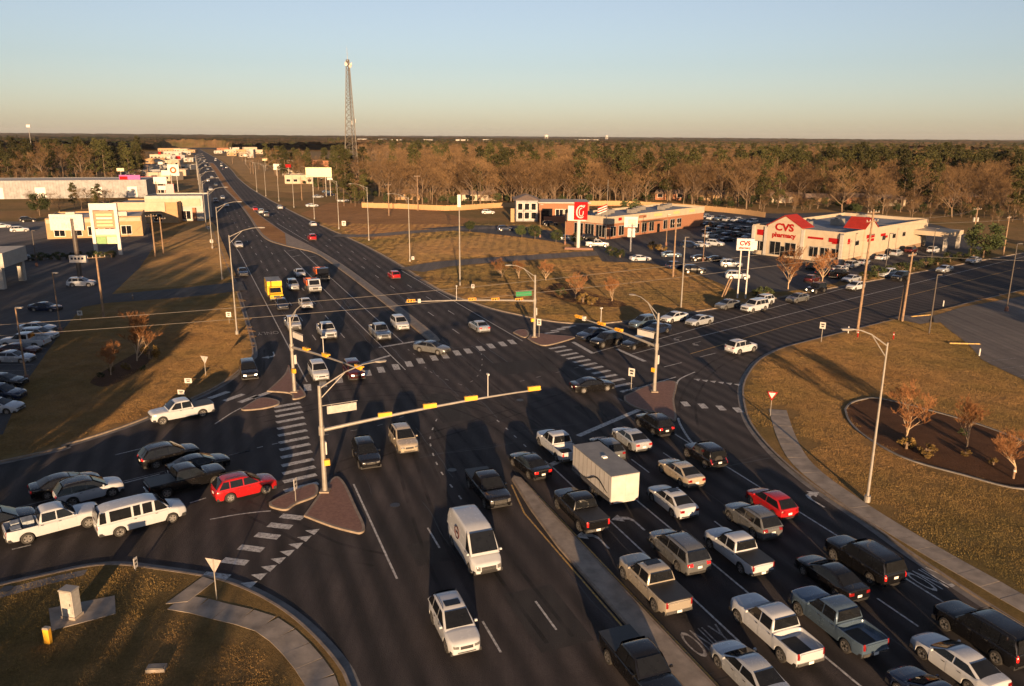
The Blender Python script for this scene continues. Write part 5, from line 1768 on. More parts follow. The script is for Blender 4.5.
def gable_y(r, x0, x1, h0, h1, depth, y=-.35):
    xm = (x0 + x1) / 2
    v = [(x0, y, 0), (x1, y, 0), (x1, y, h0), (xm, y, h1), (x0, y, h0)]
    v += [(a, .3, c) for a, b, c in v]
    MB().add(v, [(0, 1, 2, 3, 4), (9, 8, 7, 6, 5), (1, 0, 5, 6), (2, 1, 6, 7), (0, 4, 9, 5), (3, 2, 7, 8), (4, 3, 8, 9)]).build('gable_wall', 'stucco', r)
    ov = .35
    for a, b in (((x0 - ov, h0 - .15), (xm, h1 + .14)), ((xm, h1 + .14), (x1 + ov, h0 - .15))):
        vs = [(a[0], y - .15, a[1]), (b[0], y - .15, b[1]), (b[0], depth, b[1]), (a[0], depth, a[1])]
        vs += [(p, q, z + .16) for p, q, z in vs]
        MB().add(vs, [(3, 2, 1, 0), (4, 5, 6, 7), (0, 1, 5, 4), (1, 2, 6, 5), (2, 3, 7, 6), (3, 0, 4, 7)]).build('gable_roof', 'red_roof', r)


gable_x(ph, 10.0, 18.4, 7.2, 9.5, 5.0)
gable_y(ph, 9.5, 16.0, 7.2, 9.2, 4.6)
for y, w_, m_ in ((12.3, 2.6, 1), (16.1, 2.6, 1)):
    win(ph, y, 2.0, w_, 3.0, side='left', x0=-.36, mull=m_)
d0 = MB().box((-.42, 14.2, 1.3), (.1, 1.0, 2.6)).build('door', 'glass', ph)
MB().box((-.5, 14.0, 1.2), (.06, .06, .5)).build('handle', 'chrome', d0)
for y in (1.6, 4.2, 6.8, 20.3):
    win(ph, y, 2.1, 2.0, 2.2, side='left', x0=0, mull=1)
for y in (.5, 9.6, 18.8, 22.1):
    MB().box((-.22, y, 3.4), (.45, .7, 6.8)).build('pilaster', 'stucco_white', ph)
text_on(ph, 'CVS', (-.4, 14.2, 6.9), -math.pi / 2, 2.3, 'sign_red', sx=1.15)
text_on(ph, 'pharmacy', (-.4, 14.2, 5.1), -math.pi / 2, 1.5, 'sign_red', sx=1.0)
for y, z, wy, hz in ((20.4, 5.3, 1.6, 1.3), (6.6, 5.2, 3.6, .45), (2.4, 5.1, 2.2, .9), (1.9, 4.5, 1.5, .4)):
    MB().box((-.05, y, z), (.12, wy, hz)).build('wall_lettering', 'sign_red', ph)
for x, z, wx, hz in ((2.2, 4.9, 1.0, 1.2), (12.6, 5.3, 4.2, .8), (12.9, 4.4, 3.4, .6), (20.5, 5.0, 2.6, .6), (22, 4.4, 2.2, .5)):
    MB().box((x, -.40 if 9 < x < 17 else -.05, z), (wx, .12, hz)).build('wall_lettering', 'sign_red', ph)
for x in (6.5, 21, 27, 33):
    win(ph, x, 4.2, 1.8, 1.0)
MB().box((24, -.02, .5), (47, .08, 1.0)).build('base_course', 'brown_wall', ph)
cn = MB().box((44.5, -4.2, 4.2), (10, 8.4, 1.1)).build('canopy', 'stucco', ph)
for x, y in ((40, -7.6), (49, -7.6)):
    MB().box((x, y, 1.85), (.8, .8, 3.7)).build('column', 'stucco_white', ph)
for x, y, s_ in ((10, 14, 2.6), (22, 12, 3.2), (30, 8, 2.2), (38, 13, 2.6)):
    u_ = MB().box((x, y, 7.0), (s_, s_ * .7, 1.5)).build('rooftop_unit', 'galv', ph)
    MB().tube([(x, y, 7.7), (x, y, 7.95)], s_ * .25, 12).build('fan_housing', 'trim', u_)

# ---- brick shops
sh = frame_b('brick_shops', 'long brick shop row with a cream fascia band', (26.0, 215.8), RAD(43), cat='shop')
flat_box(sh, 0, 50.5, 0, 15, 4.1, 'brick', 'grey_roof', .3)
flat_box(sh, -.15, 50.65, -.15, 15.15, 6.1, 'stucco', 'grey_roof', .7, 'fascia', 4.12)
for k, x in enumerate(np.linspace(2.2, 36, 10)):
    if k in (2, 6):
        d0 = MB().box((x, -.06, 1.25), (1.3, .1, 2.5)).build('door', 'sign_red' if k == 2 else 'glass', sh)
        MB().box((x + .45, -.14, 1.2), (.06, .06, .5)).build('handle', 'chrome', d0)
    else:
        win(sh, x, 2.0, 2.3, 2.5, mull=1)
for y in (2.6, 6.4, 10.2):
    win(sh, y, 2.1, 3.0, 3.2, side='left', x0=0, mull=2)
for x, w_, m_ in ((5, 1.4, 'sign_red'), (8, 2.2, 'p2'), (16, 3.6, 'brick'), (24, 4, 'p2'), (34, 3.2, 'p2'), (43, 3.0, 'p2')):
    MB().box((x, -.24, 5.2), (w_, .14, .8)).build('shop_lettering', m_, sh)
for k in range(9):
    x = 4 + k * 5.2
    u_ = MB().box((x, 6 + (k % 3) * 2, 6.1), (2.0 + (k % 2), 1.6, 1.1)).build('rooftop_unit', 'galv', sh)
    MB().tube([(x, 6 + (k % 3) * 2, 6.6), (x, 6 + (k % 3) * 2, 6.85)], .5, 10).build('fan_housing', 'trim', u_)
aw = MB().box((20, -1.0, 3.7), (9, 1.9, .14)).build('awning', 'trim', sh)
# flag
fl = thing('flagpole', 'flagpole with a striped flag at the end of the brick shops', 'flagpole', (*G(606, 240), ZG))
MB().tube([(0, 0, 0), (0, 0, 16)], [.09, .05], 8).build('pole', 'galv', fl)
for k in range(6):
    m_ = MB()
    vs = []
    for i in range(7):
        x = -i * .42
        for z in (9.6 - k * .32 - i * .16, 9.6 - (k + 1) * .32 - i * .16):
            vs.append((x, .18 * math.sin(i * 1.1), z))
    m_.add(vs, [(2 * i, 2 * i + 1, 2 * i + 3, 2 * i + 2) for i in range(6)])
    m_.build('flag_stripe', 'sign_red' if k % 2 == 0 else 'sign_white', fl)

# ---- glass-fronted building behind the tan field
gb = frame_b('office_building', 'glass-fronted building with brick wing beside the woods', (1.0, 262.0), RAD(88), cat='building')
flat_box(gb, 0, 7.2, 0, 14, 6.8, 'metal_wall', 'grey_roof', .4)
v = [(-.8, -.8, 6.85), (8, -.8, 6.85), (8, 14.8, 6.85), (-.8, 14.8, 6.85), (3.6, 4, 8.4), (3.6, 10, 8.4)]
MB().add(v, [(0, 1, 4), (1, 2, 5, 4), (2, 3, 5), (3, 0, 4, 5), (3, 2, 1, 0)]).build('hip_roof', 'shingle', gb)
for x in (1.4, 3.6, 5.8):
    for z in (1.9, 4.8):
        win(gb, x, z, 1.5, 2.1)
flat_box(gb, 7.5, 24, -1, 12, 6.0, 'brick', 'grey_roof', .5, 'brick_wing')
MB().box((15.8, 5.5, 6.2), (17.4, 14.2, .35)).build('roof_slab', 'stucco_white', gb)
for x in (14.2, 17.2, 20.2):
    win(gb, x, 3.0, 2.4, 2.0, y=-1.05, mull=1)
MB().box((10.2, -1.06, 2.2), (3.4, .1, 4.2)).build('entrance', 'glass', gb)
MB().box((-1.2, -2.0, 2.2), (1.2, 1.2, 4.4)).build('entry_pier', 'tan_wall', gb)
MB().box((16, -2.4, .9), (14, .6, 1.8)).build('low_wall', 'brick', gb)

# ---- left side of the highway
wc = frame_b('canopy_building', 'white stucco building with a columned canopy at the left edge', (-100, 137.0), RAD(80), cat='building')
flat_box(wc, -12, 0, 3, 18, 6.6, 'stucco_white', 'grey_roof', .6)
MB().box((5.0, 4.5, 5.2), (10.5, 10, 2.6)).build('canopy', 'stucco_white', wc)
for x, y in ((9.2, .2), (9.2, 8.8), (6.4, .2), (.8, .2)):
    MB().box((x, y, 1.95), (1.0, 1.0, 3.9)).build('column', 'stucco_white', wc)
tb = frame_b('store_building', 'tan store with flat roof behind the white billboard', (-122.5, 208), RAD(68), cat='shop')
flat_box(tb, 0, 23, 0, 20, 5.4, 'tan_wall', 'stucco_white', .5)
for x in (3, 7, 11, 15, 19):
    win(tb, x, 1.8, 2.4, 2.2, mull=1)
MB().box((11.5, -.12, 4.6), (22.6, .2, 1.0)).build('fascia', 'stucco', tb)
for x, y in ((5, 9), (13, 12), (18, 7)):
    MB().box((x, y, 5.6), (2.2, 1.8, 1.2)).build('rooftop_unit', 'galv', tb)
y2 = frame_b('shop_building', 'yellow-walled shop with a tall parapet behind the tenant sign', (-124, 247), RAD(80), cat='shop')
flat_box(y2, 0, 19, 0, 16, 6.4, 'tan_wall', 'grey_roof', .5)
MB().box((8, -.3, 5.0), (15, .4, 3.0)).build('parapet', 'stucco', y2)
for x in (3, 8, 13):
    win(y2, x, 1.7, 2.4, 2.2, mull=1)
ws = frame_b('drive_in_building', 'pale shop with dark drive-through bays and orange brick piers', (-117, 254), RAD(80), cat='shop')
flat_box(ws, 0, 17.5, 0, 14, 8.0, 'stucco_white', 'grey_roof', .5)
for x in (4.2, 8.2, 12.2):
    win(ws, x, 1.9, 2.6, 2.6, mull=1)
for x in (-1.0, 6.2, 10.2, 14.8):
    MB().box((x, -.5, 2.1), (1.0, 1.0, 4.2)).build('pier', 'brick', ws)
MB().box((8.5, -.14, 5.9), (16.5, .2, 2.4)).build('fascia', 'stucco', ws)
wh = frame_b('metal_shed', 'long low grey metal shed in front of the left woods', (-225, 336), RAD(74), cat='shed')
flat_box(wh, 0, 66, 0, 26, 7.6, 'metal_wall', 'stucco_white', .2)
for k in range(60):
    MB().box((.6 + k * 1.1, -.04, 3.8), (.12, .1, 7.4)).build('rib', 'metal_wall', wh)
for x in (8, 24, 46, 60):
    MB().box((x, -.08, 2.4), (4, .12, 4.6)).build('roller_door', 'sign_white', wh)

rng = random.Random(3)


def small_building(px, py, wx, dp, h, wall, roof, label, group, az=None, name='distant_building', gable=False):
    b = frame_b(name, label, G(px, py), RAD(rng.uniform(60, 95)) if az is None else RAD(az), group)
    if gable:
        MB().box((wx / 2, dp / 2, h / 2), (wx, dp, h)).build('wall', wall, b)
        v = [(-.5, -.5, h - .1), (wx + .5, -.5, h - .1), (wx + .5, dp + .5, h - .1), (-.5, dp + .5, h - .1), (.6, dp / 2, h + dp * .25), (wx - .6, dp / 2, h + dp * .25)]
        MB().add(v, [(0, 1, 5, 4), (2, 3, 4, 5), (1, 2, 5), (3, 0, 4), (3, 2, 1, 0)]).build('roof', roof, b)
    else:
        flat_box(b, 0, wx, 0, dp, h, wall, roof, .4)
    n_ = max(2, int(wx / 4))
    for k in range(n_):
        x = wx * (k + .5) / n_
        if k == n_ // 2:
            MB().box((x, -.05, 1.1), (1.1, .12, 2.2)).build('door', 'brown_wall', b)
        else:
            win(b, x, 1.9, min(2.2, wx / n_ * .6), 1.4)
    return b


GL, GR = 'small commercial buildings down the left side', 'small commercial buildings up the right side'
walls = ['stucco_white', 'stucco', 'tan_wall', 'metal_wall', 'stucco', 'stucco_white']
for i, (px, py, wx, h) in enumerate([(145, 172, 18, 5), (158, 166, 18, 5), (140, 164, 22, 5), (170, 160, 16, 5), (150, 159, 24, 5), (164, 155.5, 22, 5), (180, 155, 14, 5), (174, 152, 22, 5), (158, 151.5, 34, 5), (120, 178, 24, 5), (148, 181, 14, 5), (184, 162, 9, 4), (181, 170, 8, 4), (172, 176, 9, 4), (186, 152.5, 14, 4)]):
    small_building(px, py, wx, 16, h, walls[i % 6], ['grey_roof', 'stucco_white'][i % 2], ['flat-roofed shop far down the left side of the highway', 'low pale store far down the left side of the highway', 'tan store far down the left side of the highway'][i % 3], GL)
for i, (px, py, wx, h) in enumerate([(240, 157, 16, 6), (247, 158, 8, 10), (236, 153, 18, 5), (224, 153, 18, 5), (217, 151, 20, 5), (230, 151, 16, 6), (244, 151.5, 22, 7), (252, 154, 16, 6), (214, 153.5, 12, 4), (227, 156, 12, 4), (288, 176, 20, 6), (296, 171, 26, 8), (283, 166.5, 22, 5), (285, 184, 16, 5)]):
    small_building(px, py, wx, 16, h, ['stucco', 'stucco_white', 'tan_wall', 'stucco', 'brick', 'stucco_white', 'stucco'][i % 7], ['grey_roof', 'stucco_white'][i % 2], ['cream store far up the right side of the highway', 'white store far up the right side of the highway', 'tan store far up the right side of the highway'][i % 3], GR)
for i, (px, py) in enumerate([(806, 205), (838, 204), (868, 206), (905, 203), (950, 203), (770, 203), (700, 201), (655, 200), (462, 201), (395, 200)]):
    nth = ['first', 'second', 'third', 'fourth', 'fifth', 'sixth', 'seventh', 'eighth', 'ninth', 'tenth'][i % 10]
    small_building(px, py, 11 + (i % 3) * 2, 7, 2.7, ['tan_wall', 'brick', 'stucco'][i % 3], 'shingle', ('%s small house among the trees behind the pharmacy' % nth) if i < 6 else ('%s house glimpsed at the wood edge behind the fence' % nth), 'houses among the trees', 85 + (i % 4) * 5, 'house', True)

# ---- long wooden fence along the wood edge
fn = thing('wooden_fence', 'long sunlit wooden fence along the edge of the woods', 'fence', (0, 0, ZG))
fp = spline([G(362, 208), G(400, 209), G(450, 211), G(500, 208), G(560, 206.5), G(620, 206), G(680, 209), G(735, 214), G(765, 218)], 8)
d_ = 0
bl = MB().box((0, 0, .95), (1.35, .05, 1.9)).mesh('fence_panel', 'fence_wood')
pl = MB().box((0, 0, 1.05), (.16, .16, 2.1)).mesh('post', 'fence_wood')
for a, b_ in zip(fp, fp[1:]):
    L_ = math.hypot(b_[0] - a[0], b_[1] - a[1])
    n_ = max(1, round(L_ / 1.4))
    az = math.atan2(b_[1] - a[1], b_[0] - a[0])
    for k in range(n_):
        f = (k + .5) / n_
        if d_ % 1 == 0 and d_ < 200:
            o = put('fence_panel', bl, fn, (lerp(a[0], b_[0], f), lerp(a[1], b_[1], f), rng.uniform(-.05, .05)), az, (L_ / n_ / 1.38, 1, 1))
        if d_ % 3 == 0:
            put('post', pl, fn, (lerp(a[0], b_[0], k / n_), lerp(a[1], b_[1], k / n_) + .08, 0), az)
        d_ += 1

# ---- radio tower
tw = thing('radio_tower', 'tall lattice radio tower with dishes above the woods', 'tower', (*G(353, 182), ZG))
TH = 70.0


def leg(k, z):
    f = z / TH
    hw_ = lerp(4.6, .85, f)
    a = RAD(90 + 120 * k)
    return Vector((math.cos(a) * hw_ * 1.1, math.sin(a) * hw_ * 1.1, z))


zs = [0, 5, 10, 15, 20, 24.5, 29, 33, 37, 40.5, 43.5] + [43.5 + 2.4 * k for k in range(1, 12)]
M['tower_steel'] = plain('rusty_galvanised_tower_steel', (.11, .095, .08), .6, .2, var=.3)
for k in range(3):
    MB().tube([leg(k, z) for z in zs], .24, 6).build('leg', 'tower_steel', tw)
for i in range(len(zs) - 1):
    mb = MB()
    for k in range(3):
        mb.tube([leg(k, zs[i]), leg((k + 1) % 3, zs[i + 1])], .10, 4)
        mb.tube([leg((k + 1) % 3, zs[i]), leg(k, zs[i + 1])], .10, 4)
        mb.tube([leg(k, zs[i + 1]), leg((k + 1) % 3, zs[i + 1])], .10, 4)
    mb.build('lattice_bay', 'tower_steel', tw)
MB().tube([(0, 0, 69), (-.3, 0, 77)], [.14, .05], 6).build('whip_antenna', 'galv', tw)
for a, z in ((.3, 67.5), (2.2, 68.2), (4.4, 67.2), (5.5, 66.2)):
    MB().tube([(math.cos(a) * .6, math.sin(a) * .6, z), (math.cos(a) * 2.2, math.sin(a) * 2.2, z)], [.12, 1.0], 14).build('dish', 'sign_white', tw)
for a, z in ((.5, 35.5), (3.6, 36), (5.2, 34.5)):
    MB().box((math.cos(a) * 2.9, math.sin(a) * 2.9, z), (.5, .35, 2.2), a).build('panel_antenna', 'sign_white', tw)
ft = thing('radio_mast', 'thin distant mast above the left woods', 'mast', (*W(900, -150), ZG))
MB().tube([(0, 0, 0), (0, 0, 36)], [.35, .2], 6).build('pole', 'galv', ft)
MB().box((0, 0, 34), (3.2, 3.2, 2.4), .4).build('antenna_ring', 'sign_white', ft)
for xy, l_, k in [((210, 5200), 'white water tower on the horizon, left one', 1.0), ((640, 5600), 'white water tower on the horizon, right one', .75)]:
    wt = thing('water_tower', l_, 'water tower', (*xy, 0), 0, 'water towers on the horizon')
    m_ = MB()
    prof = [(0, 27), (8, 27), (13, 30), (14, 35), (12, 41), (7, 44), (0, 45)] if k == 1 else [(0, 30), (6, 30.5), (9.5, 34), (10, 37), (8, 41), (4, 43.5), (0, 44)]
    m_.tube([(0, 0, z) for r, z in prof], [max(.05, r) for r, z in prof], 20)
    m_.build('tank', 'sign_white', wt, RAD(40))
    for a in range(6):
        MB().tube([(10 * k * math.cos(a * 1.047), 10 * k * math.sin(a * 1.047), 0), (10 * k * math.cos(a * 1.047), 10 * k * math.sin(a * 1.047), 30)], .7, 6).build('leg', 'sign_white', wt)
for i, (x, y, wx) in enumerate([(-250, 2400, 26), (-330, 2300, 30), (-400, 2500, 24), (-170, 2700, 40), (-480, 2600, 30), (-90, 2900, 36), (340, 3800, 110)]):
    b = thing('horizon_building', 'pale block among the far trees toward the horizon', 'building', (x, y, 0), 0, 'pale blocks toward the horizon')
    MB().box((0, 0, 9), (wx, 20, 18)).build('wall', 'stucco_white', b)
    MB().box((0, 0, 18.4), (wx + 2, 22, .8)).build('roof', 'grey_roof', b)

# poles and signs crowding the far verges
for i in range(26):
    s_ = 330 + i * 30 + rng.uniform(-10, 10)
    left = i % 2 == 0
    t_ = rng.uniform(-34, -8) if left else rng.uniform(30, 60)
    r = thing('utility_pole', ('thin pole far down the left verge of the highway' if left else 'thin pole far up the right verge of the highway'), 'utility pole', (*W(s_, t_), ZG), 0, 'thin poles along the far highway, left' if left else 'thin poles along the far highway, right')
    MB().tube([(0, 0, 0), (0, 0, 10)], [.17, .11], 6).build('pole', 'wood', r)
    MB().box((0, 0, 9.4), (2.2, .12, .12)).build('crossarm', 'wood', r)
for i in range(12):
    s_ = 380 + i * 48 + rng.uniform(-15, 15)
    left = i % 3 != 0
    t_ = rng.uniform(-40, -14) if left else rng.uniform(34, 60)
    r = thing('roadside_sign', 'small pale pole sign far off along the highway', 'sign', (*W(s_, t_), ZG), RAD(5), 'small pole signs far off')
    MB().tube([(0, 0, 0), (0, 0, 8)], .16, 6).build('post', 'galv', r)
    MB().box((0, 0, 8.6), (rng.uniform(2.4, 4.2), .4, rng.uniform(1.4, 2.6))).build('sign_board', ['sign_white', 'sign_white', 'p4', 'sign_red'][i % 4], r)

# ================================================================== trees and plants
M['bark'] = plain('grey_brown_bark', (.13, .088, .055), .9, var=.35, scale=2)
M['pale_bark'] = plain('pale_bark', (.34, .24, .15), .9, var=.3, scale=2)


def make_foliage(name, lo, hi, trans=0.0):
    m, nt, b = mat(name)
    oi = N(nt, 'ShaderNodeObjectInfo')
    p = worldpos(nt)
    f = noise(nt, p, .9, 4, .7)
    c = ramp(nt, f, [(.3, lo), (.7, hi)])
    rv = N(nt, 'ShaderNodeMath', operation='MULTIPLY', i_1=7.31)
    nt.links.new(oi.outputs['Random'], rv.inputs[0])
    rf_ = N(nt, 'ShaderNodeMath', operation='FRACT')
    nt.links.new(rv.outputs[0], rf_.inputs[0])
    c = mixc(nt, rf_.outputs[0], c, mixc(nt, .75, c, (.72, .74, .8), 'MULTIPLY'))
    hsv = N(nt, 'ShaderNodeHueSaturation')
    mr_ = N(nt, 'ShaderNodeMapRange')
    nt.links.new(oi.outputs['Random'], mr_.inputs[0])
    mr_.inputs[3].default_value, mr_.inputs[4].default_value = .5, 1.3
    nt.links.new(mr_.outputs[0], hsv.inputs['Value'])
    nt.links.new(c, hsv.inputs['Color'])
    nt.links.new(hsv.outputs[0], b.inputs['Base Color'])
    b.inputs['Roughness'].default_value = .85
    b.inputs['Specular IOR Level'].default_value = .15
    return m


M['twigs'] = make_foliage('bare_brown_twigs', (.092, .056, .028), (.215, .13, .06))
M['twigs_red'] = make_foliage('reddish_bare_twigs', (.20, .09, .038), (.36, .17, .07))
M['needles'] = make_foliage('pine_needles', (.024, .028, .010), (.075, .068, .020))
M['leaves'] = make_foliage('evergreen_leaves', (.022, .035, .014), (.06, .07, .025))
M['shrub'] = make_foliage('brown_shrub_leaves', (.10, .065, .02), (.22, .14, .045))


def rot_about(v, axis, ang):
    return Matrix.Rotation(ang, 3, axis) @ v


def bare_tree(seed, h=16.0, spread=.62, levels=4, twig=.022, ntw=7, trunk=.30, low=.22, mt='twigs', nlimb=7):
    """returns (trunk+limbs mesh, twig crown mesh)"""
    rg = random.Random(seed)
    tb, cr = MB(), MB()

    def ribbon(a, b_, w0):
        d = (b_ - a)
        s_ = d.cross(Vector((rg.uniform(-1, 1), rg.uniform(-1, 1), rg.uniform(-1, 1))))
        if s_.length < 1e-4:
            return
        s_.normalize()
        cr.add([a - s_ * w0, a + s_ * w0, b_], [(0, 1, 2)])

    def grow(p, d, ln, r, lev):
        n_ = 3
        pts, rad = [p], [r]
        q, dd = p.copy(), d.copy()
        for k in range(n_):
            dd = (dd + Vector((rg.uniform(-.16, .16), rg.uniform(-.16, .16), rg.uniform(-.02, .16)))).normalized()
            q = q + dd * ln / n_
            pts.append(q.copy())
            rad.append(r * (1 - .5 * (k + 1) / n_))
        if lev <= 2:
            tb.tube(pts, rad, 6 if lev == 0 else (5 if lev == 1 else 3), caps=False)
        else:
            for a, b_ in zip(pts, pts[1:]):
                ribbon(a, b_, max(twig, r * .5))
        if lev >= levels:
            for k in range(ntw):
                f = rg.uniform(.15, 1)
                i = min(int(f * n_), n_ - 1)
                a = pts[i].lerp(pts[i + 1], f * n_ - i)
                t = rot_about(dd, Vector((rg.uniform(-1, 1), rg.uniform(-1, 1), rg.uniform(-1, 1))).normalized(), rg.uniform(.3, 1.0))
                t.z += .15
                ribbon(a, a + t.normalized() * ln * rg.uniform(.35, .8), twig)
            return
        nb = nlimb if lev == 0 else rg.choice([3, 4, 4])
        for k in range(nb):
            f = rg.uniform(low if lev == 0 else .35, 1.0)
            if k == nb - 1:
                f = 1.0
            i = min(int(f * n_), n_ - 1)
            a = pts[i].lerp(pts[i + 1], f * n_ - i)
            az = rg.uniform(0, 6.283) + k * 2.4
            side = Vector((math.cos(az), math.sin(az), 0))
            nd = (dd * (1 - spread) + side * spread * rg.uniform(.7, 1.2) + Vector((0, 0, .18))).normalized()
            grow(a, nd, ln * rg.uniform(.52, .74), r * (1 - .5 * f) * .62, lev + 1)
    grow(Vector((0, 0, -.2)), Vector((0, 0, 1)), h * .50, trunk, 0)
    zmax = max(v[2] for v in cr.v)
    k = h / zmax
    for mb in (tb, cr):
        mb.v = [(x * k, y * k, z * k) for x, y, z in mb.v]
    return tb.mesh('trunk', 'bark' if mt == 'twigs' else 'pale_bark', True), cr.mesh('crown', mt)


def leaf_clump(mb, rg, c, r, n_, size, flat=.7):
    for k in range(n_):
        d = Vector((rg.gauss(0, 1), rg.gauss(0, 1), rg.gauss(0, flat)))
        d = d.normalized() * r * rg.uniform(.45, 1.05)
        p = c + Vector((d.x, d.y, d.z * flat))
        a = Vector((rg.uniform(-1, 1), rg.uniform(-1, 1), rg.uniform(-.6, 1))).normalized()
        b_ = a.cross(Vector((rg.uniform(-1, 1), rg.uniform(-1, 1), rg.uniform(-1, 1)))).normalized()
        s_ = size * rg.uniform(.6, 1.3)
        mb.add([p - a * s_, p + b_ * s_ * .55, p + a * s_, p - b_ * s_ * .55], [(0, 1, 2, 3)])


def pine_tree(seed, h=20.0, nc=44, per=46, size=.42):
    rg = random.Random(seed)
    tb, cr = MB(), MB()
    lean = (rg.uniform(-.6, .6), rg.uniform(-.6, .6))
    tb.tube([(0, 0, -.3), (lean[0] * .4, lean[1] * .4, h * .5), (lean[0], lean[1], h * .96)], [.28, .19, .05], 7, caps=False)
    for k in range(nc):
        f = rg.uniform(.26, 1.0)
        z = h * f
        rr = h * .19 * (1.12 - f) ** .55 * rg.uniform(.4, 1.15)
        a = rg.uniform(0, 6.283)
        c = Vector((lean[0] * f + math.cos(a) * rr, lean[1] * f + math.sin(a) * rr, z))
        tb.tube([(lean[0] * f, lean[1] * f, z - rr * .25), c[:]], [.06, .02], 4, caps=False)
        leaf_clump(cr, rg, c, h * .062 * rg.uniform(.8, 1.4), per, size)
    return tb.mesh('trunk', 'bark', True), cr.mesh('crown', 'needles')


def round_evergreen(seed, h=8.0, w_=4.5, nc=40, per=60, size=.28, mt='leaves', trunkz=.25):
    rg = random.Random(seed)
    tb, cr = MB(), MB()
    tb.tube([(0, 0, -.2), (0, 0, h * .6)], [.2, .08], 7, caps=False)
    for k in range(nc):
        a, u = rg.uniform(0, 6.283), rg.uniform(-1, 1)
        rr = rg.uniform(.35, 1) ** .5 * math.sqrt(1 - u * u * .8)
        c = Vector((math.cos(a) * rr * w_ * .8, math.sin(a) * rr * w_ * .8, h * (trunkz + (1 - trunkz) * .5 * (1 + u * .85))))
        tb.tube([(0, 0, h * .35), c[:]], [.05, .015], 3, caps=False)
        leaf_clump(cr, rg, c, w_ * .26, per, size, .9)
    return tb.mesh('trunk', 'bark', True), cr.mesh('crown', mt)


BARE = [bare_tree(s, 17, .60 + .04 * (s % 3), 4, .024, 8, .32) for s in (11, 12, 13, 14, 15)]
BARE_R = [bare_tree(s, 7, .55, 4, .019, 16, .12, .10, 'twigs_red', 9) for s in (21, 22, 23)]
PINE = [pine_tree(s) for s in (31, 32, 33, 34)]
EVER = [round_evergreen(s) for s in (41, 42)]
SHRUB = [round_evergreen(s, 1.3, 1.1, 16, 36, .11, 'shrub', 0.05) for s in (51, 52)] + [round_evergreen(53, 1.3, 1.2, 16, 36, .11, 'leaves', 0.05)]


def tree(proto, xy, scale, label, group=None, name='bare_tree', cat='tree', rz=None, z=ZG):
    r = thing(name, label, cat, (*xy, z), rng.uniform(0, 6.28) if rz is None else rz, group)
    r.scale = (scale * rng.uniform(.92, 1.1), scale * rng.uniform(.92, 1.1), scale)
    put('trunk', proto[0], r)
    put('crown', proto[1], r)
    return r


# individual garden and street trees
tree(BARE_R[0], G(111, 376), .62, 'small reddish bare tree at the front of the left mulch bed')
tree(BARE_R[1], G(137, 362), .95, 'larger reddish bare tree at the back of the left mulch bed')
tree(BARE_R[2], G(905, 442), .92, 'round-crowned bare tree in the right mulch bed')
tree(BARE_R[0], G(967, 448), .72, 'thin bare sapling in the right mulch bed')
tree(BARE_R[1], G(1016, 474), .62, 'bare sapling at the right edge of the mulch bed')
tree(BARE_R[2], G(788, 290), 1.25, 'broad reddish street tree in front of the pharmacy')
tree(BARE_R[0], G(822, 282), .95, 'smaller street tree right of the broad one before the pharmacy')
for b_, s_, l_ in [((575, 299), .72, 'young bare tree in the mulch patch on the north lawn'), ((612, 302), .66, 'young bare tree right of the mulch patch on the north lawn'), ((502, 278), .6, 'young bare tree near the drive on the north lawn'), ((519, 279), .55, 'second young bare tree near the drive'), ((546, 281), .6, 'bare sapling at the back of the north lawn')]:
    tree(BARE_R[int(b_[0]) % 3], G(*b_), s_, l_, 'young trees on the north lawn')
struct('mulch_patch_north', MB().sheet(spline([G(540, 292), G(556, 284), G(575, 287), G(600, 296), G(627, 305), G(610, 308), G(585, 306), G(560, 300), G(540, 292)], 4)[:-1], ZG + .012), 'mulch')
tree(EVER[0], G(983, 258), .98, 'round dark evergreen tree beside the shaded street', name='evergreen_tree')
tree(EVER[1], G(630, 226), 1.0, 'dense evergreen tree behind the brick shops', name='evergreen_tree')
tree(EVER[0], G(40, 216), .9, 'olive tree by the lot behind the white billboard', name='evergreen_tree')
for i, (x, y, s_) in enumerate([(522, 238, .42), (535, 240, .5), (556, 244, .45), (470, 232, .4), (575, 246, .4)]):
    tree(EVER[i % 2], G(x, y), s_, ['small tree at the lot edge behind the tan field, first from the left', 'second small tree at the lot edge behind the tan field', 'third small tree at the lot edge behind the tan field', 'low tree by the back drive', 'small tree left of the red sign post'][i], 'small trees behind the tan field', 'small_tree')
GSH = 'low shrubs'
shr = [((150, 360), 1.3, 0, 'golden shrub at the end of the left mulch bed'), ((906, 450), .8, 0, 'golden grass clump under the round-crowned tree'), ((925, 456), .8, 1, 'second golden clump right of the round-crowned tree'), ((612, 256), 1.5, 2, 'dark shrub beside the cream two-tier sign'), ((620, 258), 1.3, 2, 'second dark shrub below the cream two-tier sign'),
       ((652, 250), 1.5, 0, 'brown shrub in the shop lot island'), ((662, 252), 1.4, 1, 'second brown shrub in the shop lot island'), ((583, 303), 1.2, 0, 'golden shrub in the north mulch patch'), ((592, 305), 1.1, 1, 'second golden shrub in the north mulch patch'), ((560, 296), 1.0, 2, 'dark shrub in the north mulch patch'), ((757, 297), 1.2, 2, 'dark shrub behind the pharmacy road sign'), ((768, 296), 1.1, 2, 'dark shrub left of the broad street tree')]
for b_, s_, k, l_ in shr:
    tree(SHRUB[k], G(*b_), s_, l_, GSH, 'shrub', 'shrub')
for k in range(11):
    f = k / 10
    tree(SHRUB[2], G(lerp(866, 985, f), lerp(280, 256, f)), 1.3 + .3 * (k % 2), 'dark hedge shrub along the kerb below the pharmacy', 'hedge below the pharmacy', 'shrub', 'shrub')
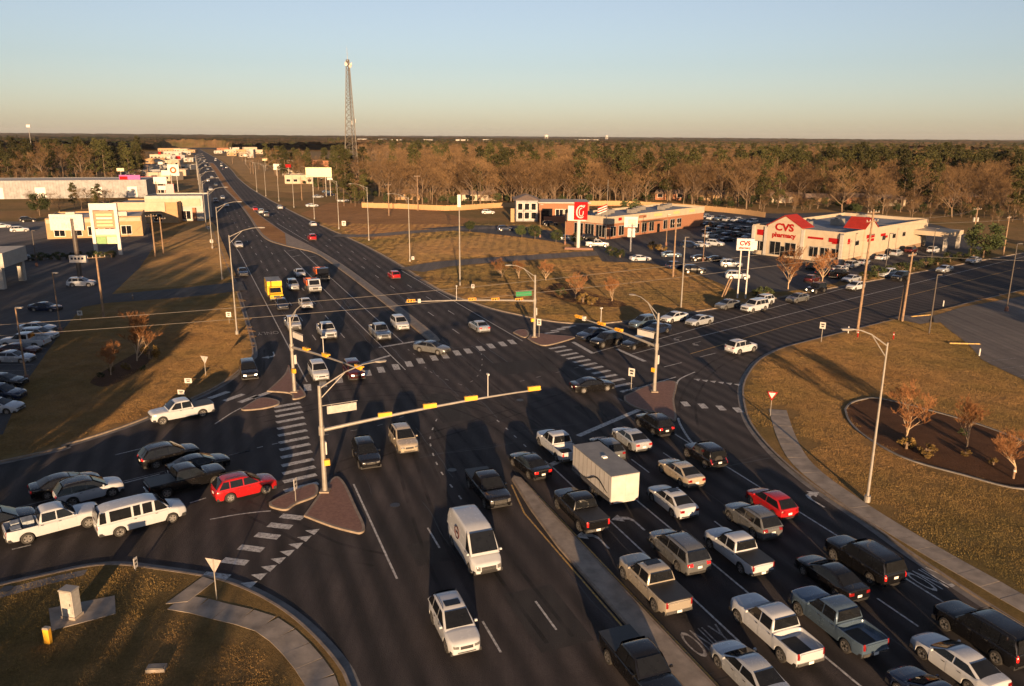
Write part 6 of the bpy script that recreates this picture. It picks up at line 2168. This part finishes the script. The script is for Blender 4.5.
for k in range(10):
    tree(SHRUB[2], G(lerp(34, 112, k / 9), lerp(261, 258, k / 9)), 1.0 + .2 * (k % 2), 'low dark hedge shrub across the left car park', 'hedge across the left car park', 'shrub', 'shrub')
for k in range(14):
    tree(SHRUB[k % 3], G(850 + rng.uniform(10, 165), 440 + rng.uniform(-8, 30)) if k < 8 else G(rng.uniform(95, 145), rng.uniform(355, 380)), .45, 'small brown shrub in a mulch bed', 'small shrubs in the mulch beds', 'shrub', 'shrub')

# woods: the trees that can be told apart
GWD = ['bare brown tree in the woods behind the shops and fence', 'pine tree standing among the bare woods']


def wood(n_, poly_px, kinds, hrange, lab, grp, pale=.0):
    P = [G(*p) for p in poly_px]
    xs, ys = [p[0] for p in P], [p[1] for p in P]
    k = 0
    pts = []
    while k < n_:
        x, y = rng.uniform(min(xs), max(xs)), rng.uniform(min(ys), max(ys))
        ins = False
        for i in range(len(P)):
            a, b_ = P[i], P[i - 1]
            if (a[1] > y) != (b_[1] > y) and x < (b_[0] - a[0]) * (y - a[1]) / (b_[1] - a[1]) + a[0]:
                ins = not ins
        if not ins or any((x - q[0]) ** 2 + (y - q[1]) ** 2 < 14 for q in pts):
            if rng.random() > .02:
                continue
        pts.append((x, y))
        k += 1
        kd = rng.choices(kinds[0], kinds[1])[0]
        h = rng.uniform(*hrange)
        if kd == 'b':
            tree(rng.choice(BARE), (x, y), h / 17, lab[0], grp[0], 'bare_tree')
        else:
            tree(rng.choice(PINE), (x, y), h * 1.05 / 20, lab[1], grp[1], 'pine_tree')


wood(95, [(372, 203), (455, 206), (560, 203), (640, 202), (700, 205), (770, 212), (770, 196), (640, 191), (372, 191)], ('bp', (.92, .08)), (11, 22), GWD, ('bare trees in the middle woods', 'pines in the middle woods'))
wood(75, [(775, 211), (840, 213), (960, 219), (1045, 224), (1045, 196), (900, 196), (775, 197)], ('bp', (.88, .12)), (10, 20), ['bare brown tree in the woods behind the pharmacy', 'pine among the woods behind the pharmacy'], ('bare trees in the right woods', 'pines in the right woods'))
wood(85, [(-30, 189), (120, 183), (150, 176), (130, 169), (-30, 172)], ('bp', (.35, .65)), (13, 24), ['brown bare tree in the woods at the left', 'dark pine in the woods at the left'], ('bare trees in the left woods', 'pines in the left woods'))
wood(45, [(300, 187), (372, 190), (372, 172), (262, 166), (258, 170)], ('bp', (.35, .65)), (14, 20), ['bare tree near the radio tower', 'green pine near the radio tower'], ('bare trees near the tower', 'pines near the tower'))
wood(36, [(840, 186), (1030, 190), (1030, 182), (840, 178)], ('bp', (.1, .9)), (17, 24), ['bare tree in the dark pine belt', 'dark pine in the belt behind the right woods'], ('bare trees in the pine belt', 'pines in the pine belt'))
wood(14, [(40, 214), (110, 208), (112, 203), (30, 206)], ('bp', (.9, .1)), (6, 9), ['low bare tree in front of the metal shed', 'low pine in front of the metal shed'], ('low trees before the shed', 'low pines before the shed'))
wood(10, [(330, 207), (368, 207), (368, 198), (330, 198)], ('bp', (.6, .4)), (8, 12), ['bare tree by the roadside yard', 'pine by the roadside yard'], ('trees by the roadside yard', 'pines by the roadside yard'))

# trees behind the camera and beyond the frame whose long shadows reach the street
for i, (x, y, h) in enumerate([(-62, 20, 15), (-70, 26, 17), (-79, 16, 16), (-88, 25, 18), (-99, 18, 17), (-110, 26, 18), (-122, 14, 17), (-57, 8, 13), (-135, 22, 18), (-148, 16, 18), (-66, 2, 15), (-83, 3, 16), (-41, 27, 13), (-46, 33, 14), (-51, 26, 14), (-56, 32, 15), (-43, 15, 13), (-49, 17, 15), (-54, 14, 15), (-60, 36, 15), (-67, 33, 16), (-75, 34, 16), (-92, 34, 17), (-104, 33, 17)]):
    tree(PINE[i % 4], (x, y), h / 20 * 1.15, 'pine in the row beyond the left edge that shades the lawn', 'pines beyond the left edge', 'pine_tree')
for i, (x, y, h) in enumerate([(-24, -20, 7), (-15, -24, 7), (-30, -22, 6.5), (-10, -17, 6)]):
    tree(BARE[i % 5], (x, y), h / 17, 'bare tree behind the viewpoint that shades the bottom-left grass', 'trees behind the viewpoint', 'bare_tree')
for i, (x, y, h) in enumerate([(92, 98, 8), (101, 108, 9), (112, 112, 9), (121, 124, 10), (133, 122, 10), (85, 84, 7), (146, 140, 10)]):
    tree(EVER[i % 2], (x, y), h / 8, 'evergreen beyond the right edge that shades the side street', 'evergreens beyond the right edge', 'evergreen_tree')


for i, (x, y, h) in enumerate([(-40, 30, 9), (-46, 27, 11), (-52, 31, 12), (-58, 28, 12), (-65, 31, 13), (-72, 28, 13), (-80, 31, 13), (-44, 36, 8), (-62, 22, 13), (-90, 29, 13), (-100, 27, 13)]):
    tree(EVER[i % 2], (x, y), h / 8, 'dense evergreen beyond the left edge that shades the lawn', 'evergreens beyond the left edge', 'evergreen_tree')


for i, (x, y, h) in enumerate([(-26, -18, 7.2), (-19.5, -13, 6.8), (-13, -20, 7.4), (-22, -27, 8), (-16, -30, 8), (-32, -21, 7.2), (-23, -16, 7), (-16.5, -16, 7), (-29, -15, 6.8), (-10, -24, 7.4), (-6, -18, 6.2)]):
    tree(EVER[i % 2], (x, y), h / 8, 'evergreen behind the viewpoint that shades the bottom-left grass', 'evergreens behind the viewpoint', 'evergreen_tree')


# ---- far woods read as one mass: instanced trees, then a canopy out to the horizon
def scatter(name, pts, protos, label, smin, smax):
    me = bpy.data.meshes.new(name)
    me.from_pydata([(p[0], p[1], p[2]) for p in pts], [], [])
    n_ = len(pts)
    for nm, ty, vals in (('scl', 'FLOAT', [rng.uniform(smin, smax) for _ in range(n_)]), ('rot', 'FLOAT', [rng.uniform(0, 6.28) for _ in range(n_)]), ('idx', 'INT', [p[3] for p in pts])):
        at = me.attributes.new(nm, ty, 'POINT')
        at.data.foreach_set('value', vals)
    o = put(name, me)
    pc = bpy.data.collections.new(name + '_kinds')
    for i, (mt_) in enumerate(protos):
        po = bpy.data.objects.new('%s_kind_%02d' % (name, i), mt_)
        pc.objects.link(po)
    ng = bpy.data.node_groups.new(name, 'GeometryNodeTree')
    ng.interface.new_socket('Geometry', in_out='INPUT', socket_type='NodeSocketGeometry')
    ng.interface.new_socket('Geometry', in_out='OUTPUT', socket_type='NodeSocketGeometry')
    gi, go = ng.nodes.new('NodeGroupInput'), ng.nodes.new('NodeGroupOutput')
    ip = ng.nodes.new('GeometryNodeInstanceOnPoints')
    ci = ng.nodes.new('GeometryNodeCollectionInfo')
    ci.inputs['Collection'].default_value = pc
    ci.inputs['Separate Children'].default_value = True
    ci.inputs['Reset Children'].default_value = True

    def attr(nm, ty):
        a = ng.nodes.new('GeometryNodeInputNamedAttribute')
        a.data_type = ty
        a.inputs['Name'].default_value = nm
        return a.outputs['Attribute']
    cx = ng.nodes.new('ShaderNodeCombineXYZ')
    L_ = ng.links
    L_.new(attr('rot', 'FLOAT'), cx.inputs['Z'])
    L_.new(gi.outputs[0], ip.inputs['Points'])
    L_.new(ci.outputs[0], ip.inputs['Instance'])
    ip.inputs['Pick Instance'].default_value = True
    L_.new(attr('idx', 'INT'), ip.inputs['Instance Index'])
    L_.new(cx.outputs[0], ip.inputs['Rotation'])
    L_.new(attr('scl', 'FLOAT'), ip.inputs['Scale'])
    L_.new(ip.outputs[0], go.inputs[0])
    o.modifiers.new('scatter', 'NODES').node_group = ng
    tag(o, label, None, None, 'stuff')
    return o


def joined(pair):
    """trunk and crown as one mesh for the far trees"""
    a, b_ = pair
    va = [v.co[:] for v in a.vertices]
    vb = [v.co[:] for v in b_.vertices]
    me = bpy.data.meshes.new('far_tree')
    me.from_pydata(va + vb, [], [tuple(p.vertices) for p in a.polygons] + [tuple(i + len(va) for i in p.vertices) for p in b_.polygons])
    me.materials.append(a.materials[0])
    me.materials.append(b_.materials[0])
    me.polygons.foreach_set('material_index', [0] * len(a.polygons) + [1] * len(b_.polygons))
    return me


protos = [joined(p) for p in BARE + PINE]
pts = []
while len(pts) < 5200:
    y = 330 + 2000 * rng.random() ** 1.5
    x = rng.uniform(-.80, .80) * y
    s, t = ST(x, y)
    if -260 - .10 * y < t - .02 * y < (95 if s < 480 else 130) + .06 * s or s < 300:
        if not (t > 60 and y > 345 and x > -.15 * y):
            continue
    if t < 0 and (y < 430 or (x > -.55 * y and y < 520)):
        continue
    pine = .11 + (.35 if x < -.2 * y else 0) + (.5 if .28 * y < x and 430 < y < 640 else 0)
    pts.append((x, y, 0, rng.randrange(5, 9) if rng.random() < pine else rng.randrange(0, 5)))
scatter('far_woods', pts, protos, 'mass of bare brown and pine woods receding toward the horizon', .75, 1.15)

# brush and saplings filling the feet of the woods
ub = []
for q_, n_ in (([(372, 204), (455, 207), (560, 204), (640, 203), (700, 206), (770, 213), (770, 192), (640, 188), (372, 188)], 420), ([(775, 212), (840, 214), (960, 221), (1045, 227), (1045, 194), (900, 192), (775, 193)], 420), ([(-30, 190), (120, 184), (150, 177), (130, 169), (-30, 172)], 260), ([(300, 188), (372, 191), (372, 170), (262, 165)], 160)):
    P_ = [G(*p) for p in q_]
    k = 0
    while k < n_:
        x, y = rng.uniform(min(p[0] for p in P_), max(p[0] for p in P_)), rng.uniform(min(p[1] for p in P_), max(p[1] for p in P_))
        ins = False
        for i in range(len(P_)):
            a, b_ = P_[i], P_[i - 1]
            if (a[1] > y) != (b_[1] > y) and x < (b_[0] - a[0]) * (y - a[1]) / (b_[1] - a[1]) + a[0]:
                ins = not ins
        if ins:
            k += 1
            ub.append((x, y, ZG, rng.randrange(0, 5)))
scatter('undergrowth', ub, [joined(p) for p in BARE[:3]] + [joined(EVER[0]), joined(EVER[1])], 'brown brush and saplings filling the feet of the woods', .22, .48)

# canopy beyond: rolling tree tops
na, nr = 520, 190
az = np.linspace(RAD(-46), RAD(46), na)
rr = 1500 * (14000 / 1500) ** np.linspace(0, 1, nr)
A, R_ = np.meshgrid(az, rr)
X, Y = np.sin(A) * R_, np.cos(A) * R_
Z = 10 + 5.5 * RNG.random(X.shape) + 4 * np.sin(X * .013 + 1.3 * np.sin(Y * .004)) * np.sin(Y * .006)
Z += np.clip((R_ - 3000) / 11000, 0, 1) * 16 + 7 * np.sin(A * 9 + R_ * .0006) * np.clip((R_ - 2500) / 6000, 0, 1)
S_, T_ = X * DH[0] + Y * DH[1], X * RH[0] + Y * RH[1]
cut = (np.abs(T_ + 8) < 60) & (R_ < 1900)
Z = np.where(cut, -1.0, Z)
me = bpy.data.meshes.new('far_canopy')
F_ = [(i * na + j, i * na + j + 1, (i + 1) * na + j + 1, (i + 1) * na + j) for i in range(nr - 1) for j in range(na - 1)]
me.from_pydata(np.stack([X, Y, Z], -1).reshape(-1, 3).tolist(), [], F_)
m, nt, b = mat('far_canopy')
p = worldpos(nt)
c = mixc(nt, ramp(nt, noise(nt, p, .006, 5, .7), [(.42, (0, 0, 0)), (.58, (1, 1, 1))]), (.14, .088, .046), (.05, .055, .02))
c = mixc(nt, .7, c, ramp(nt, noise(nt, p, .06, 4, .7), [(.3, (.45, .45, .45)), (.7, (1.4, 1.35, 1.3))]), 'MULTIPLY')
nt.links.new(c, b.inputs['Base Color'])
b.inputs['Roughness'].default_value = .95
b.inputs['Specular IOR Level'].default_value = 0
me.materials.append(m)
tag(put('far_canopy', me), 'unbroken tree canopy running out to the horizon', None, None, 'stuff')

# ---- grass tufts on the near lawns
gr = random.Random(5)
tufts = []
for k in range(4):
    mb = MB()
    for i in range(300):
        x, y = gr.uniform(-.75, .75), gr.uniform(-.75, .75)
        hh, a = gr.uniform(.025, .06), gr.uniform(0, 6.283)
        dx_, dy_ = math.cos(a) * .016, math.sin(a) * .016
        lx, ly = gr.uniform(-.05, .05), gr.uniform(-.05, .05)
        mb.add([(x - dx_, y - dy_, 0), (x + dx_, y + dy_, 0), (x + lx, y + ly, hh)], [(0, 1, 2)])
    tufts.append(mb.mesh('grass_tuft', 'blades'))


def pip(P, x, y):
    ins = False
    j = len(P) - 1
    for i in range(len(P)):
        if (P[i][1] > y) != (P[j][1] > y) and x < (P[j][0] - P[i][0]) * (y - P[i][1]) / (P[j][1] - P[i][1]) + P[i][0]:
            ins = not ins
        j = i
    return ins


holes = [[G(*p) for p in q] for q, _ in lots.values() if q] + [bed[:-1], [G(*p) for p in [(49, 611), (115, 598), (116, 616), (52, 633)]], [G(*p) for p in [(88, 384), (118, 362), (152, 348), (150, 362), (104, 390)]]]
walks = [swk, spline([G(176, 604), G(200, 608), G(230, 616), G(262, 624), G(287, 641), G(307, 664), G(322, 688)], 4), d_ and spline([G(410, 271), G(445, 264.5), G(500, 260), G(600, 254)], 4)]
gp = []
for n_, (k_, poly, m_) in blocks.items():
    rx = {'grass_verge_east': (22, 110, 28, 150), 'grass_field_north_east': (-70, 75, 112, 252), 'grass_field_north_west': (-110, -30, 60, 210), 'grass_corner_south_west': (-40, -6, 26, 46)}[n_]
    y = rx[2]
    while y < rx[3]:
        st_ = 1.25 if y < 120 else (1.9 if y < 190 else 2.2)
        x = rx[0]
        while x < rx[1]:
            px_, py_ = x + gr.uniform(-.4, .4), y + gr.uniform(-.4, .4)
            x += st_
            if abs(px_) > .72 * py_ + 8 or not pip(poly, px_, py_) or any(pip(h_, px_, py_) for h_ in holes):
                continue
            if min((px_ - q[0]) ** 2 + (py_ - q[1]) ** 2 for q in k_) < 1.0:
                continue
            if any(min((px_ - q[0]) ** 2 + (py_ - q[1]) ** 2 for q in w__) < (3.4 if i_ < 2 else 22) for i_, w__ in enumerate(walks)):
                continue
            gp.append((px_, py_, ZG, gr.randrange(4)))
        y += st_
scatter('lawn_grass', gp, tufts, 'short dry winter grass covering the verges and lawns', .85, 1.35)

# ---- thin evening haze over the whole place
hz = MB().box((0, 7450, 60), (29000, 15400, 124)).build('haze', 'wire')
hz.data.materials.clear()
hm = bpy.data.materials.new('haze_air')
hm.use_nodes = True
hm.node_tree.nodes.clear()
ho = hm.node_tree.nodes.new('ShaderNodeOutputMaterial')
hv = hm.node_tree.nodes.new('ShaderNodeVolumePrincipled')
hv.inputs['Color'].default_value = (.86, .88, .95, 1)
hv.inputs['Density'].default_value = 0.000022
hv.inputs['Anisotropy'].default_value = 0.2
hm.node_tree.links.new(hv.outputs[0], ho.inputs['Volume'])
hz.data.materials.append(hm)
tag(hz, kind='stuff')
